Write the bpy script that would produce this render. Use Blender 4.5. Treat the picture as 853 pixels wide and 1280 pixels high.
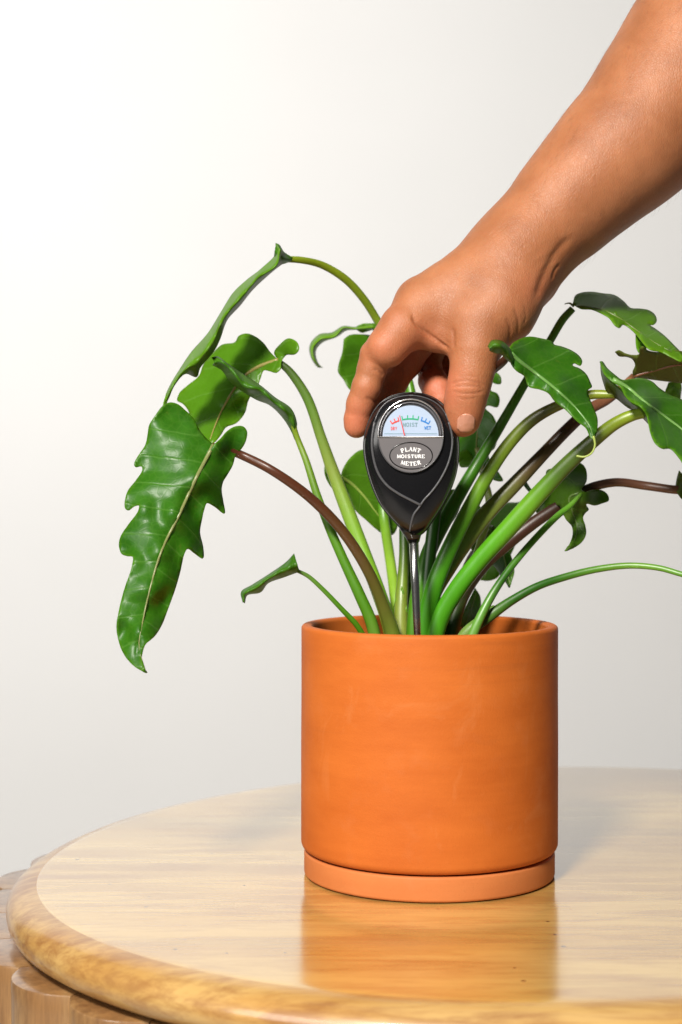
import bpy, math, random
import numpy as np
from mathutils import Vector, noise
from mathutils.geometry import delaunay_2d_cdt
random.seed(4); rng = np.random.default_rng(4)
S = bpy.context.scene; C = S.collection
for o in list(bpy.data.objects): bpy.data.objects.remove(o)

# ------------------------------------------------------------------ camera
TABLE_Z = 0.62
CAM_Z = TABLE_Z + 0.2243
FPX = 2100.0                                  # focal length, in pixels of the 853 x 1280 photograph
PITCH = math.radians(1.09)
cd = bpy.data.cameras.new('camera'); cam = bpy.data.objects.new('camera', cd); C.objects.link(cam)
cam.location = (0, 0, CAM_Z); cam.rotation_euler = (math.pi/2 - PITCH, 0, 0)
cd.sensor_fit = 'VERTICAL'; cd.sensor_height = 36; cd.lens = FPX/1280*36
cd.clip_start = .02; cd.clip_end = 50
cd.dof.use_dof = True; cd.dof.focus_distance = .915; cd.dof.aperture_fstop = 9
S.camera = cam

# ------------------------------------------------------------------ world and lamps
w = bpy.data.worlds.new('World'); S.world = w; w.use_nodes = True
bg = w.node_tree.nodes['Background']; bg.inputs[0].default_value = (.93, .96, 1, 1); bg.inputs[1].default_value = .05
def area(name, loc, target, size, power, col=(1, 1, 1), size_y=None):
    l = bpy.data.lights.new(name, 'AREA'); l.energy = power; l.color = col; l.size = size
    if size_y: l.shape = 'RECTANGLE'; l.size_y = size_y
    o = bpy.data.objects.new(name, l); C.objects.link(o); o.location = loc
    o.rotation_euler = (Vector(target)-Vector(loc)).to_track_quat('-Z', 'Y').to_euler()
    return o
area('key_lamp', (-.46, -.50, 1.88), (.05, .95, .78), .26, 58, (1, .95, .88))
area('side_lamp', (-1.10, -.25, 1.32), (-.10, .90, .78), .75, 10, (1, .97, .93))
area('wall_lamp', (-.80, 1.35, 1.62), (-.42, 2.7, 1.55), 1.5, 18.5, (1, 1, .995))
area('overhead_fill', (.2, 1.2, 2.7), (.1, 1.4, 0), 1.4, 2, (1, .98, .95))  # weak fill added from above, not a fitting of the room
S.view_settings.view_transform = 'Standard'; S.view_settings.look = 'None'
S.view_settings.exposure = 0; S.view_settings.gamma = 1
S.render.engine = 'CYCLES'

# ------------------------------------------------------------------ pixel + distance -> place
def P(px, py, y):
    x = (px-426.5)/FPX; z = -(py-640)/FPX
    cp, sp = math.cos(PITCH), math.sin(PITCH)
    dy = cp+z*sp; dz = -sp+z*cp
    t = y/dy
    return np.array((x*t, y, CAM_Z+dz*t))
def P_arr(a):
    a = np.asarray(a, float); x = (a[:, 0]-426.5)/FPX; z = -(a[:, 1]-640)/FPX
    cp, sp = math.cos(PITCH), math.sin(PITCH)
    t = a[:, 2]/(cp+z*sp)
    return np.stack([x*t, a[:, 2], CAM_Z+(-sp+z*cp)*t], 1)
def to_px(v):
    cp, sp = math.cos(PITCH), math.sin(PITCH)
    y = v[:, 1]; z = v[:, 2]-CAM_Z
    d = y*cp - z*sp; u = y*sp + z*cp
    return 426.5+FPX*v[:, 0]/d, 640-FPX*u/d

# ------------------------------------------------------------------ mesh helpers
def wloc(p):
    v = Vector((0, 0, 0))
    while p: v += p.location; p = p.parent
    return np.array(v)
def mesh(name, verts, faces, mat, parent=None, smooth=True, uv=None, col=None, mats=None, fm=None):
    me = bpy.data.meshes.new(name)
    v = np.asarray(verts, float) - wloc(parent)
    me.from_pydata(v.tolist(), [], [list(map(int, f)) for f in faces]); me.update()
    if smooth: me.polygons.foreach_set('use_smooth', [True]*len(me.polygons))
    if uv is not None:
        l = me.uv_layers.new(name='UVMap'); idx = np.zeros(len(me.loops), int); me.loops.foreach_get('vertex_index', idx)
        l.data.foreach_set('uv', np.asarray(uv, float)[idx].ravel())
    if col is not None:
        a = me.attributes.new('tone', 'FLOAT_COLOR', 'POINT')
        cc = np.ones((len(v), 4)); cc[:, :3] = np.asarray(col)[:, :3]; a.data.foreach_set('color', cc.ravel())
    for m in (mats or [mat]): me.materials.append(m)
    if fm is not None: me.polygons.foreach_set('material_index', fm)
    o = bpy.data.objects.new(name, me); C.objects.link(o); o.parent = parent
    return o
def tag(o, label=None, cat=None, group=None, kind=None):
    for k, v in (('label', label), ('category', cat), ('group', group), ('kind', kind)):
        if v: o[k] = v
    return o
def empty(name, loc):
    o = bpy.data.objects.new(name, None); C.objects.link(o); o.location = [float(c) for c in loc]; o.empty_display_size = .02
    return o
def lathe(profile, cx, cy, n=96, closed=False):
    V = []; F = []
    m = len(profile)
    for i in range(n):
        a = 2*math.pi*i/n
        for r, z in profile: V.append((cx+r*math.cos(a), cy+r*math.sin(a), z))
    for i in range(n):
        j = (i+1) % n
        for k in range(m-1): F.append((i*m+k, j*m+k, j*m+k+1, i*m+k+1))
        if closed: F.append((i*m+m-1, j*m+m-1, j*m, i*m))
    return np.array(V), F
def spline(pts, n):
    """Catmull-Rom through rows of any width, n samples by index-arc length"""
    p = np.asarray(pts, float)
    if len(p) == 2: return p[0]+(p[1]-p[0])*np.linspace(0, 1, n)[:, None]
    d = np.r_[0, np.cumsum(np.maximum(np.linalg.norm(np.diff(p[:, :2], axis=0), axis=1), 1e-6)**.5)]
    T = np.linspace(0, d[-1], n); out = np.zeros((n, p.shape[1]))
    q = np.vstack([2*p[0]-p[1], p, 2*p[-1]-p[-2]]); dk = np.r_[-(d[1]-d[0]), d, 2*d[-1]-d[-2]]
    for a, t in enumerate(T):
        i = min(max(np.searchsorted(d, t, side='right')-1, 0), len(p)-2)+1
        t0, t1, t2, t3 = dk[i-1:i+3]; p0, p1, p2, p3 = q[i-1:i+3]
        A1 = (t1-t)/(t1-t0)*p0+(t-t0)/(t1-t0)*p1; A2 = (t2-t)/(t2-t1)*p1+(t-t1)/(t2-t1)*p2; A3 = (t3-t)/(t3-t2)*p2+(t-t2)/(t3-t2)*p3
        B1 = (t2-t)/(t2-t0)*A1+(t-t0)/(t2-t0)*A2; B2 = (t3-t)/(t3-t1)*A2+(t-t1)/(t3-t1)*A3
        out[a] = (t2-t)/(t2-t1)*B1+(t-t1)/(t2-t1)*B2
    return out
def tube(path, rad, n=12, flat=1.0, up=(0, 1, 0)):
    path = np.asarray(path); m = len(path); rad = np.broadcast_to(rad, (m,))
    T = np.gradient(path, axis=0); T /= np.linalg.norm(T, axis=1)[:, None]+1e-12
    U = np.array(up, float); V = []; F = []
    for i in range(m):
        a = np.cross(T[i], U); a /= np.linalg.norm(a)+1e-9; b = np.cross(a, T[i])
        for k in range(n):
            t = 2*math.pi*k/n
            V.append(path[i]+rad[i]*(a*math.cos(t)+b*math.sin(t)*flat))
    for i in range(m-1):
        for k in range(n):
            l = (k+1) % n
            F.append((i*n+k, i*n+l, (i+1)*n+l, (i+1)*n+k))
    V.append(path[0]); V.append(path[-1])
    for k in range(n):
        l = (k+1) % n
        F.append((m*n, l, k)); F.append((m*n+1, (m-1)*n+k, (m-1)*n+l))
    return np.array(V), F

# ------------------------------------------------------------------ material helpers
class NT:
    def __init__(s, name):
        s.m = bpy.data.materials.new(name); s.m.use_nodes = True; s.t = s.m.node_tree; s.n = s.t.nodes; s.l = s.t.links
        s.b = s.n['Principled BSDF']; s.out = s.n['Material Output']
    def new(s, ty, **k):
        nd = s.n.new(ty)
        for a, v in k.items():
            if hasattr(nd, a): setattr(nd, a, v)
        return nd
    def link(s, a, b): s.l.new(a, b)
    def val(s, sock, v):
        if hasattr(v, 'is_linked'): s.link(v, sock)
        elif isinstance(v, (tuple, list)) and len(v) == 3 and sock.type == 'RGBA': sock.default_value = (*v, 1)
        else: sock.default_value = v
    def coord(s, scale=(1, 1, 1), rot=(0, 0, 0), which='Object'):
        c = s.new('ShaderNodeTexCoord'); mp = s.new('ShaderNodeMapping'); mp.inputs['Scale'].default_value = scale; mp.inputs['Rotation'].default_value = rot
        s.link(c.outputs[which], mp.inputs[0]); return mp.outputs[0]
    def noise(s, vec, scale, detail=4, rough=.5, dist=0):
        nd = s.new('ShaderNodeTexNoise'); s.link(vec, nd.inputs['Vector']); nd.inputs['Scale'].default_value = scale
        nd.inputs['Detail'].default_value = detail; nd.inputs['Roughness'].default_value = rough; nd.inputs['Distortion'].default_value = dist
        return nd.outputs['Fac']
    def ramp(s, fac, stops, interp='LINEAR'):
        r = s.new('ShaderNodeValToRGB'); s.link(fac, r.inputs[0]); e = r.color_ramp.elements; r.color_ramp.interpolation = interp
        while len(e) < len(stops): e.new(.5)
        for i, (p, c) in enumerate(stops):
            e[i].position = p; e[i].color = (*c, 1) if len(c) == 3 else c
        return r.outputs[0]
    def mix(s, fac, a, b, mode='MIX'):
        x = s.new('ShaderNodeMix'); x.data_type = 'RGBA'; x.blend_type = mode
        s.val(x.inputs[0], fac); s.val(x.inputs[6], a); s.val(x.inputs[7], b); return x.outputs[2]
    def math(s, op, a, b=0., c=None, clamp=False):
        x = s.new('ShaderNodeMath', operation=op); x.use_clamp = clamp; s.val(x.inputs[0], a); s.val(x.inputs[1], b)
        if c is not None: s.val(x.inputs[2], c)
        return x.outputs[0]
    def bump(s, h, strength=.3, dist=.001, normal=None):
        b = s.new('ShaderNodeBump'); b.inputs['Strength'].default_value = strength; b.inputs['Distance'].default_value = dist
        s.link(h, b.inputs['Height'])
        if normal: s.link(normal, b.inputs['Normal'])
        return b.outputs[0]
    def set(s, **k):
        for a, v in k.items():
            s.val(s.b.inputs[a.replace('_', ' ')], v)
        return s.m
def v3(c): return (c, c, c)

def m_wall():
    t = NT('wall_paint'); v = t.coord()
    n = t.noise(v, 2.2, 3); c = t.ramp(n, [(.3, (.78, .775, .765)), (.7, (.81, .805, .795))])
    return t.set(Base_Color=c, Roughness=.8, Normal=t.bump(t.noise(v, 180, 3), .08, .001))
def m_floor():
    t = NT('floor_concrete'); v = t.coord(); n = t.noise(v, 5, 6)
    return t.set(Base_Color=t.ramp(n, [(.3, (.42, .40, .37)), (.7, (.52, .50, .47))]), Roughness=.5)
def wood(name, light, mid, dark, rot, scale, rough, coat=0., edge=False, holes=.85):
    t = NT(name)
    v = t.coord(scale, rot)
    big = t.noise(v, 1.0, 5, .55, .6)
    fine = t.noise(v, 6.0, 8, .7, .3)
    vb = t.coord((1, 1, 1)); blot = t.noise(vb, 9, 4, .6)
    c = t.ramp(big, [(.25, dark), (.45, mid), (.62, light), (.8, mid)])
    c = t.mix(t.math('MULTIPLY', t.ramp(fine, [(.42, v3(0)), (.62, v3(1))]), .75), c, dark)
    c = t.mix(t.math('MULTIPLY', t.ramp(blot, [(.45, v3(0)), (.7, v3(1))]), .35), c, light)
    # small dark pin holes and specks
    vo = t.new('ShaderNodeTexVoronoi', voronoi_dimensions='2D'); vo.inputs['Scale'].default_value = 38
    t.link(t.coord((1, 1, 1)), vo.inputs['Vector'])
    sepv = t.new('ShaderNodeSeparateColor'); t.link(vo.outputs['Color'], sepv.inputs[0])
    pick = t.math('GREATER_THAN', sepv.outputs[0], .80)
    dotn = t.math('LESS_THAN', vo.outputs['Distance'], t.math('MULTIPLY', sepv.outputs[1], .055))
    c = t.mix(t.math('MULTIPLY', t.math('MULTIPLY', pick, dotn), holes), c, (.05, .03, .02))
    r = t.math('ADD', rough, t.math('MULTIPLY', fine, .10))
    t.set(Base_Color=c, Roughness=r, Normal=t.bump(fine, .16, .0006))
    if coat: t.set(Coat_Weight=coat, Coat_Roughness=.10)
    return t
def m_top():
    t = wood('varnished_wood', (.74, .51, .165), (.61, .38, .10), (.36, .17, .04), (0, 0, math.radians(-4)), (1.6, 11, 12), .20)
    vn = t.noise(t.coord((1, 14, 1), (0, 0, math.radians(-3))), 2.0, 4, .5)
    t.set(IOR=1.6, Roughness=t.ramp(vn, [(.3, v3(.12)), (.75, v3(.20))]), Coat_Weight=1., Coat_Roughness=.15, Coat_IOR=1.8)
    gs = t.ramp(t.noise(t.coord((.9, 16, 1), (0, 0, math.radians(-5))), 1.3, 5, .6, .8), [(.56, v3(0)), (.68, v3(1))])
    old = t.b.inputs['Base Color'].links[0].from_socket
    t.set(Base_Color=t.mix(t.math('MULTIPLY', gs, .28), old, (.17, .13, .09)))
    return t.m
def m_rim():
    t = wood('rim_wood', (.56, .35, .12), (.47, .25, .065), (.27, .11, .028), (0, 0, math.radians(-4)), (2.6, 17, 30), .34, holes=0.)
    return t.set(Coat_Weight=.8, Coat_Roughness=.14, Coat_IOR=1.6)
def m_column():
    t = wood('column_wood', (.40, .235, .095), (.28, .135, .045), (.12, .05, .017), (0, 0, 0), (26, 26, 3.5), .38, holes=0.)
    return t.set(Coat_Weight=.9, Coat_Roughness=.16, Coat_IOR=1.7)
def m_terra(name, a, b):
    t = NT(name); v = t.coord((1, 1, 2.6)); n = t.noise(v, 13, 6, .6); n2 = t.noise(t.coord(), 60, 4, .6)
    ring = t.noise(t.coord((.6, .6, 70)), 3, 4, .6)
    f = t.math('ADD', t.math('MULTIPLY', n, .82), t.math('MULTIPLY', ring, .18))
    c = t.ramp(f, [(.3, a), (.7, b)])
    c = t.mix(t.math('MULTIPLY', t.ramp(n2, [(.55, v3(0)), (.8, v3(1))]), .04), c, (.8, .5, .3))
    # a few fine scuffs
    sc = t.noise(t.coord((3, 3, 40), (0, .25, 0)), 4, 2, .4, 1.5)
    c = t.mix(t.math('MULTIPLY', t.ramp(sc, [(.66, v3(0)), (.76, v3(1))]), .10), c, (.28, .09, .03))
    grit = t.ramp(t.noise(t.coord(), 1500, 2, .5), [(.66, v3(0)), (.74, v3(1))]); c = t.mix(t.math('MULTIPLY', grit, .30), c, (.30, .09, .02))
    pale = t.ramp(t.noise(t.coord((1, 1, .6)), 26, 5, .65, 1.), [(.60, v3(0)), (.75, v3(1))]); c = t.mix(t.math('MULTIPLY', pale, .16), c, (.74, .34, .14))
    bmp = t.bump(t.noise(t.coord(), 900, 3), .22, .0005, t.bump(ring, .05, .0006))
    return t.set(Base_Color=c, Roughness=.6, Normal=bmp, Specular_IOR_Level=.22)
def m_leaf():
    t = NT('leaf_green')
    uv = t.new('ShaderNodeUVMap'); sep = t.new('ShaderNodeSeparateXYZ'); t.link(uv.outputs[0], sep.inputs[0])
    U, Vv = sep.outputs[0], sep.outputs[1]
    wob = t.math('MULTIPLY', t.math('SUBTRACT', t.noise(t.coord(), 60, 2), .5), .12)
    fr = t.math('FRACT', t.math('ADD', U, wob))
    dist = t.math('ABSOLUTE', t.math('SUBTRACT', fr, .5))          # 0 on a side vein
    vein = t.ramp(dist, [(0, v3(1)), (.015, v3(.6)), (.055, v3(0))])
    at = t.new('ShaderNodeAttribute', attribute_name='tone'); sc = t.new('ShaderNodeSeparateColor'); t.link(at.outputs['Color'], sc.inputs[0])
    under, yel, brn = sc.outputs[0], sc.outputs[1], sc.outputs[2]
    n = t.noise(t.coord(), 45, 5, .6); n2 = t.noise(t.coord(), 500, 3, .6)
    base = t.ramp(n, [(.3, (.020, .105, .003)), (.7, (.042, .170, .005))])
    base = t.mix(yel, base, (.15, .34, .008))
    base = t.mix(under, base, (.10, .24, .02))
    base = t.mix(brn, base, (.13, .085, .025))
    fine = t.new('ShaderNodeTexVoronoi', feature='DISTANCE_TO_EDGE'); fine.inputs['Scale'].default_value = 230; t.link(t.coord(), fine.inputs['Vector'])
    fv = t.ramp(fine.outputs['Distance'], [(0, v3(1)), (.12, v3(0))])
    base = t.mix(t.math('MULTIPLY', fv, .10), base, (.16, .34, .04))
    spot = t.ramp(t.noise(t.coord(), 130, 3, .5), [(.70, v3(0)), (.76, v3(1))])
    base = t.mix(t.math('MULTIPLY', spot, .35), base, (.13, .17, .02))
    base = t.mix(t.math('MULTIPLY', vein, .22), base, (.20, .42, .08))
    t.set(Base_Color=base, Roughness=t.math('ADD', t.math('MULTIPLY', n, .10), t.math('MULTIPLY_ADD', under, .12, .335)), Specular_IOR_Level=.38)
    h = t.math('ADD', t.math('ADD', t.math('MULTIPLY', vein, -.7), t.math('MULTIPLY', fv, -.12)), t.math('MULTIPLY', n2, .25))
    bmp = t.bump(h, .35, .0006); t.link(bmp, t.b.inputs['Normal'])
    tr = t.new('ShaderNodeBsdfTranslucent')
    tc = t.mix(yel, (.16, .55, .01), (.45, .70, .02)); tc = t.mix(brn, tc, (.20, .12, .02)); tc = t.mix(t.math('MULTIPLY', vein, .4), tc, (.5, .7, .12))
    t.link(tc, tr.inputs[0]); t.link(bmp, tr.inputs['Normal'])
    mx = t.new('ShaderNodeMixShader'); mx.inputs[0].default_value = .30
    t.link(t.b.outputs[0], mx.inputs[1]); t.link(tr.outputs[0], mx.inputs[2]); t.link(mx.outputs[0], t.out.inputs[0])
    return t.m
def m_attr(name, rough=.35, streak=True, sss=.0, spec=.5):
    t = NT(name); at = t.new('ShaderNodeAttribute', attribute_name='tone')
    c = at.outputs['Color']
    n = t.noise(t.coord((1, 1, .25)), 260, 5, .65)
    c = t.mix(t.math('MULTIPLY', t.ramp(n, [(.35, v3(0)), (.75, v3(1))]), .35), c, t.mix(1, c, (.62, .66, .5), 'MULTIPLY'))
    t.set(Base_Color=c, Roughness=rough, Specular_IOR_Level=spec, Normal=t.bump(n, .15, .0004))
    if sss: t.set(Subsurface_Weight=sss, Subsurface_Scale=.004, Subsurface_Radius=(.5, 1, .2))
    return t.m
def m_skin():
    t = NT('skin'); at = t.new('ShaderNodeAttribute', attribute_name='tone'); sc = t.new('ShaderNodeSeparateColor'); t.link(at.outputs['Color'], sc.inputs[0])
    pink = sc.outputs[0]; crease = sc.outputs[1]
    v = t.coord(); n = t.noise(v, 38, 5, .6); n1 = t.noise(v, 260, 4, .65)
    base = t.ramp(n, [(.3, (.30, .108, .041)), (.7, (.42, .165, .070))])
    base = t.mix(pink, base, (.56, .165, .085))
    base = t.mix(t.math('MULTIPLY', t.ramp(n1, [(.5, v3(0)), (.8, v3(1))]), .35), base, (.40, .14, .06))
    base = t.mix(t.math('MULTIPLY', crease, .6), base, (.28, .09, .04))  # shade of the creases painted into the skin colour; the mole too
    # pores and the fine lattice of skin lines
    vo = t.new('ShaderNodeTexVoronoi', feature='DISTANCE_TO_EDGE'); vo.inputs['Scale'].default_value = 950; t.link(t.coord((1, 1, .6), (.3, .6, .2)), vo.inputs['Vector'])
    cell = t.ramp(vo.outputs['Distance'], [(0, v3(0)), (.2, v3(1))])
    str_ = t.noise(t.coord((900, 500, 160), (0, math.radians(40), 0)), 1.0, 3, .6)
    b1 = t.bump(cell, .30, .0003); b1 = t.bump(str_, .22, .0005, b1); b2 = t.bump(n1, .25, .0007, b1)
    base = t.mix(t.math('MULTIPLY', t.ramp(str_, [(.5, v3(0)), (.75, v3(1))]), .22), base, (.30, .10, .045))
    t.set(Base_Color=base, Roughness=t.math('MULTIPLY_ADD', n1, .15, .42), Specular_IOR_Level=.42, Normal=b2,
          Subsurface_Weight=.22, Subsurface_Scale=.006, Subsurface_Radius=(1, .35, .18))
    return t.m
def m_plain(name, col, rough=.5, metal=0., bumpy=0., spec=.5, coat=0.):
    t = NT(name)
    n = t.noise(t.coord(), 300, 3)
    c = t.mix(t.math('MULTIPLY', n, .2), col, tuple(x*.75 for x in col))
    t.set(Base_Color=c, Roughness=t.math('MULTIPLY_ADD', n, .08, rough-.04 if rough > .05 else rough), Metallic=metal, Specular_IOR_Level=spec)
    if bumpy: t.set(Normal=t.bump(t.noise(t.coord(), 1500, 3), bumpy, .0003))
    if coat: t.set(Coat_Weight=coat, Coat_Roughness=.08)
    return t.m
def m_glass():
    t = NT('clear_plastic'); g = t.new('ShaderNodeBsdfGlossy'); g.inputs['Roughness'].default_value = .04
    tr = t.new('ShaderNodeBsdfTransparent'); tr.inputs[0].default_value = (.95, .97, 1, 1)
    f = t.new('ShaderNodeFresnel'); f.inputs[0].default_value = 1.5
    mx = t.new('ShaderNodeMixShader'); t.link(f.outputs[0], mx.inputs[0]); t.link(tr.outputs[0], mx.inputs[1]); t.link(g.outputs[0], mx.inputs[2])
    t.link(mx.outputs[0], t.out.inputs[0]); return t.m
M = dict(wall=m_wall(), floor=m_floor(), top=m_top(), rim=m_rim(), column=m_column(),
         pot=m_terra('terracotta', (.46, .102, .013), (.59, .153, .024)), saucer=m_terra('terracotta_saucer', (.52, .155, .042), (.60, .20, .06)),
         leaf=m_leaf(), stalk=m_attr('stalk_skin', .36, sss=.1), skin=m_skin(),
         nail=m_plain('fingernail', (.56, .255, .165), .24, spec=.6), black=m_plain('black_plastic', (.006, .006, .007), .22, coat=.3),
         blackmat=m_plain('black_satin_plastic', (.012, .011, .011), .36, bumpy=.15), seam=m_plain('grey_seam', (.075, .075, .08), .3),
         grey=m_plain('grey_label', (.16, .15, .155), .42, metal=.3, bumpy=.1), silver=m_plain('silver_trim', (.70, .70, .72), .22, metal=.9),
         dial=m_plain('dial_paper', (.46, .54, .66), .6), white=m_plain('white_ink', (.86, .86, .86), .5), red=m_plain('red_ink', (.80, .07, .05), .5),
         green=m_plain('green_ink', (.02, .42, .18), .5), blue=m_plain('blue_ink', (.03, .22, .58), .5), ink=m_plain('grey_ink', (.16, .30, .30), .5),
         chrome=m_plain('chrome', (.62, .61, .60), .24, metal=1.), glass=m_glass(), darkgap=m_plain('dark_housing', (.05, .05, .055), .5))
def m_soil():
    t = NT('potting_soil'); n = t.noise(t.coord(), 240, 6, .7)
    return t.set(Base_Color=t.ramp(n, [(.3, (.02, .013, .008)), (.7, (.09, .055, .03))]), Roughness=.95, Normal=t.bump(n, .8, .002))
M['soil'] = m_soil()

# ------------------------------------------------------------------ the setting
def box(x0, x1, y0, y1, z0, z1):
    V = [(x, y, z) for x in (x0, x1) for y in (y0, y1) for z in (z0, z1)]
    F = [(0, 1, 3, 2), (4, 6, 7, 5), (0, 4, 5, 1), (2, 3, 7, 6), (0, 2, 6, 4), (1, 5, 7, 3)]
    return np.array(V, float), F
V, F = box(-1.6, 3.4, 2.7, 2.82, 0, 3.0); tag(mesh('wall', V, F, M['wall'], smooth=False), 'plain off white wall behind the plant and the table', kind='structure')
V, F = box(-4, 4, -3, 2.7, -.06, 0); tag(mesh('floor', V, F, M['floor'], smooth=False), 'floor under the wooden table', kind='structure')

# ------------------------------------------------------------------ table
TC = np.array((.135, 1.016)); TA, TB, TR = .326, .282, math.radians(38.2)
table = empty('wooden_table', (TC[0], TC[1], 0))
tag(table, 'round varnished wooden table with rounded rim and fluted column base, carrying the potted plant', 'table')
def table_ring(off, z, n=200):
    a = np.linspace(0, 2*math.pi, n, endpoint=False)
    x = (TA+off)*np.cos(a); y = (TB+off)*np.sin(a)
    wv = .0006*np.sin(a*7+1)+.0004*np.sin(a*13)
    x *= 1+wv; y *= 1+wv
    return np.stack([TC[0]+x*math.cos(TR)-y*math.sin(TR), TC[1]+x*math.sin(TR)+y*math.cos(TR), np.full(n, z)], 1)
prof = [(-.03, 0), (-.009, 0)] + [(-.007+.0215*math.sin(t), -.0170*(1-math.cos(t)**.9)*.82) for t in np.linspace(.0, math.pi/2, 15)] \
     + [(.0140, -.0172), (.0120, -.0208), (.0080, -.0236), (.002, -.0250), (-.03, -.0252)]
N = 200
rings = [table_ring(o, TABLE_Z+z, N) for o, z in prof]
V = np.vstack(rings); F = []; fm = []
for r in range(len(rings)-1):
    for k in range(N):
        l = (k+1) % N; F.append((r*N+k, (r+1)*N+k, (r+1)*N+l, r*N+l)); fm.append(0 if r < 4 else 1)
F.append(tuple(range(N))); fm.append(0); F.append(tuple(range(len(V)-1, len(V)-N-1, -1))); fm.append(1)
mesh('tabletop', V, F, None, table, mats=[M['top'], M['rim']], fm=fm)
# fluted base: a ring of half-round columns whose flat tops show as a scalloped ledge
LC = np.array((.088, 1.012)); LR = .308; LZ = TABLE_Z-.0268
V, F = lathe([(.0, LZ-.0015), (LR-.028, LZ-.0015), (LR-.028, .01), (0, .01)], LC[0], LC[1], 96)
mesh('drum', V, F, M['column'], table)
colmesh = None
step = math.radians(11.25)
def column_verts(a0):
    half = step/2*.985; pts = [(LR-.027, -half), (LR-.027, half)]
    n = 14; arc = []
    for i in range(n+1):
        u = -1+2*i/n
        ang = u*half; r = LR-.012+.0125*(1-abs(u)**2.2)
        arc.append((r, ang))
    ring = [(LR-.027, -half)] + arc + [(LR-.027, half)]
    V = []; lev = [(0, LZ-.010, 0), (0, LZ-.0014, 0), (.0004, LZ-.0004, 0), (.0014, LZ, 0)]
    allr = [(0.0, .012)] + [(d, z) for d, z, _ in lev]
    for d, z in allr:
        for r, ang in ring:
            rr = r-d if r > LR-.02 else r
            V.append((rr*math.cos(ang), rr*math.sin(ang), z))
    m = len(ring); F = []
    for k in range(len(allr)-1):
        for i in range(m):
            j = (i+1) % m; F.append((k*m+i, k*m+j, (k+1)*m+j, (k+1)*m+i))
    F.append(tuple(range((len(allr)-1)*m, len(allr)*m))); F.append(tuple(range(m-1, -1, -1)))
    return V, F
V, F = column_verts(0)
cm = bpy.data.meshes.new('column'); cm.from_pydata(V, [], F); cm.update(); cm.materials.append(M['column'])
cm.polygons.foreach_set('use_smooth', [True]*len(cm.polygons))
try: cm.set_sharp_from_angle(angle=math.radians(35))
except Exception: pass
a_first = math.radians(210.8+5.625)
for k in range(32):
    a = a_first+k*step
    o = bpy.data.objects.new('column', cm); C.objects.link(o); o.parent = table
    o.location = (LC[0]-TC[0], LC[1]-TC[1], 0); o.rotation_euler = (0, 0, a)

# ------------------------------------------------------------------ pot, saucer, soil
PX, PY = (537-426.5)/FPX*.955, .955
RIM = CAM_Z-.0819; PB = TABLE_Z+.0150
def arc(cx, cz, r, a0, a1, n=5):
    return [(cx+r*math.cos(math.radians(a0+(a1-a0)*i/n)), cz+r*math.sin(math.radians(a0+(a1-a0)*i/n))) for i in range(n+1)]
R0, R1 = .0728, .0730
prof = [(0, PB)] + [(R1-.006, PB)] + arc(R1-.0045, PB+.0045, .0045, -80, 0) + [(R1, PB+.03), (R1, PB+.06), (R0, PB+.09), (R0, RIM-.012)] \
     + arc(R0-.0022, RIM-.0022, .0022, 0, 90) + arc(R0-.0042, RIM-.0022, .0022, 90, 180) + [(R0-.0064, RIM-.02), (R0-.0066, PB+.03), (R0-.008, PB+.008), (0, PB+.007)]
pot = mesh('terracotta_pot', *lathe(prof, PX, PY, 128), M['pot'])
pot_loc = Vector((PX, PY, PB))
def recentre(o, loc):
    loc = Vector([float(c) for c in loc]); from mathutils import Matrix
    o.data.transform(Matrix.Translation(-loc)); o.location = loc
recentre(pot, pot_loc); tag(pot, 'cylindrical orange terracotta pot holding the green plant', 'plant pot')
RS = .0713; sz = .0162
prof = [(0, TABLE_Z+.0006), (RS-.003, TABLE_Z+.0006)] + arc(RS-.0018, TABLE_Z+.0024, .0018, -80, 0, 4) + [(RS, TABLE_Z+.010)] \
     + arc(RS-.0014, TABLE_Z+sz-.0034, .0014, 0, 90, 4) + [(RS-.006, TABLE_Z+sz-.002), (RS-.0064, TABLE_Z+.0115), (RS-.008, TABLE_Z+.0105), (0, TABLE_Z+.0105)]
# the pot sits inside: keep the saucer floor just under it
prof = [(r, min(z, PB-.0006)) for r, z in prof]
sau = mesh('saucer', *lathe(prof, PX, PY, 128), M['saucer']); recentre(sau, (PX, PY, TABLE_Z)); tag(sau, 'shallow round terracotta saucer under the pot on the table', 'saucer')
SOIL = RIM-.022
n = 40; V = [(PX, PY, SOIL+.004)]; F = []
for i in range(1, 13):
    for k in range(n):
        a = 2*math.pi*k/n; r = .0662*i/12; x, y = PX+r*math.cos(a), PY+r*math.sin(a)
        V.append((x, y, SOIL+.006*noise.noise(Vector((x*90, y*90, 1)))+.003*noise.noise(Vector((x*300, y*300, 3)))))
for k in range(n): F.append((0, 1+k, 1+(k+1) % n))
for i in range(11):
    for k in range(n): F.append((1+i*n+k, 1+(i+1)*n+k, 1+(i+1)*n+(k+1) % n, 1+i*n+(k+1) % n))
tag(mesh('soil', V, F, M['soil']), 'dark potting soil filling the terracotta pot', 'soil', kind='stuff')

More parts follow.
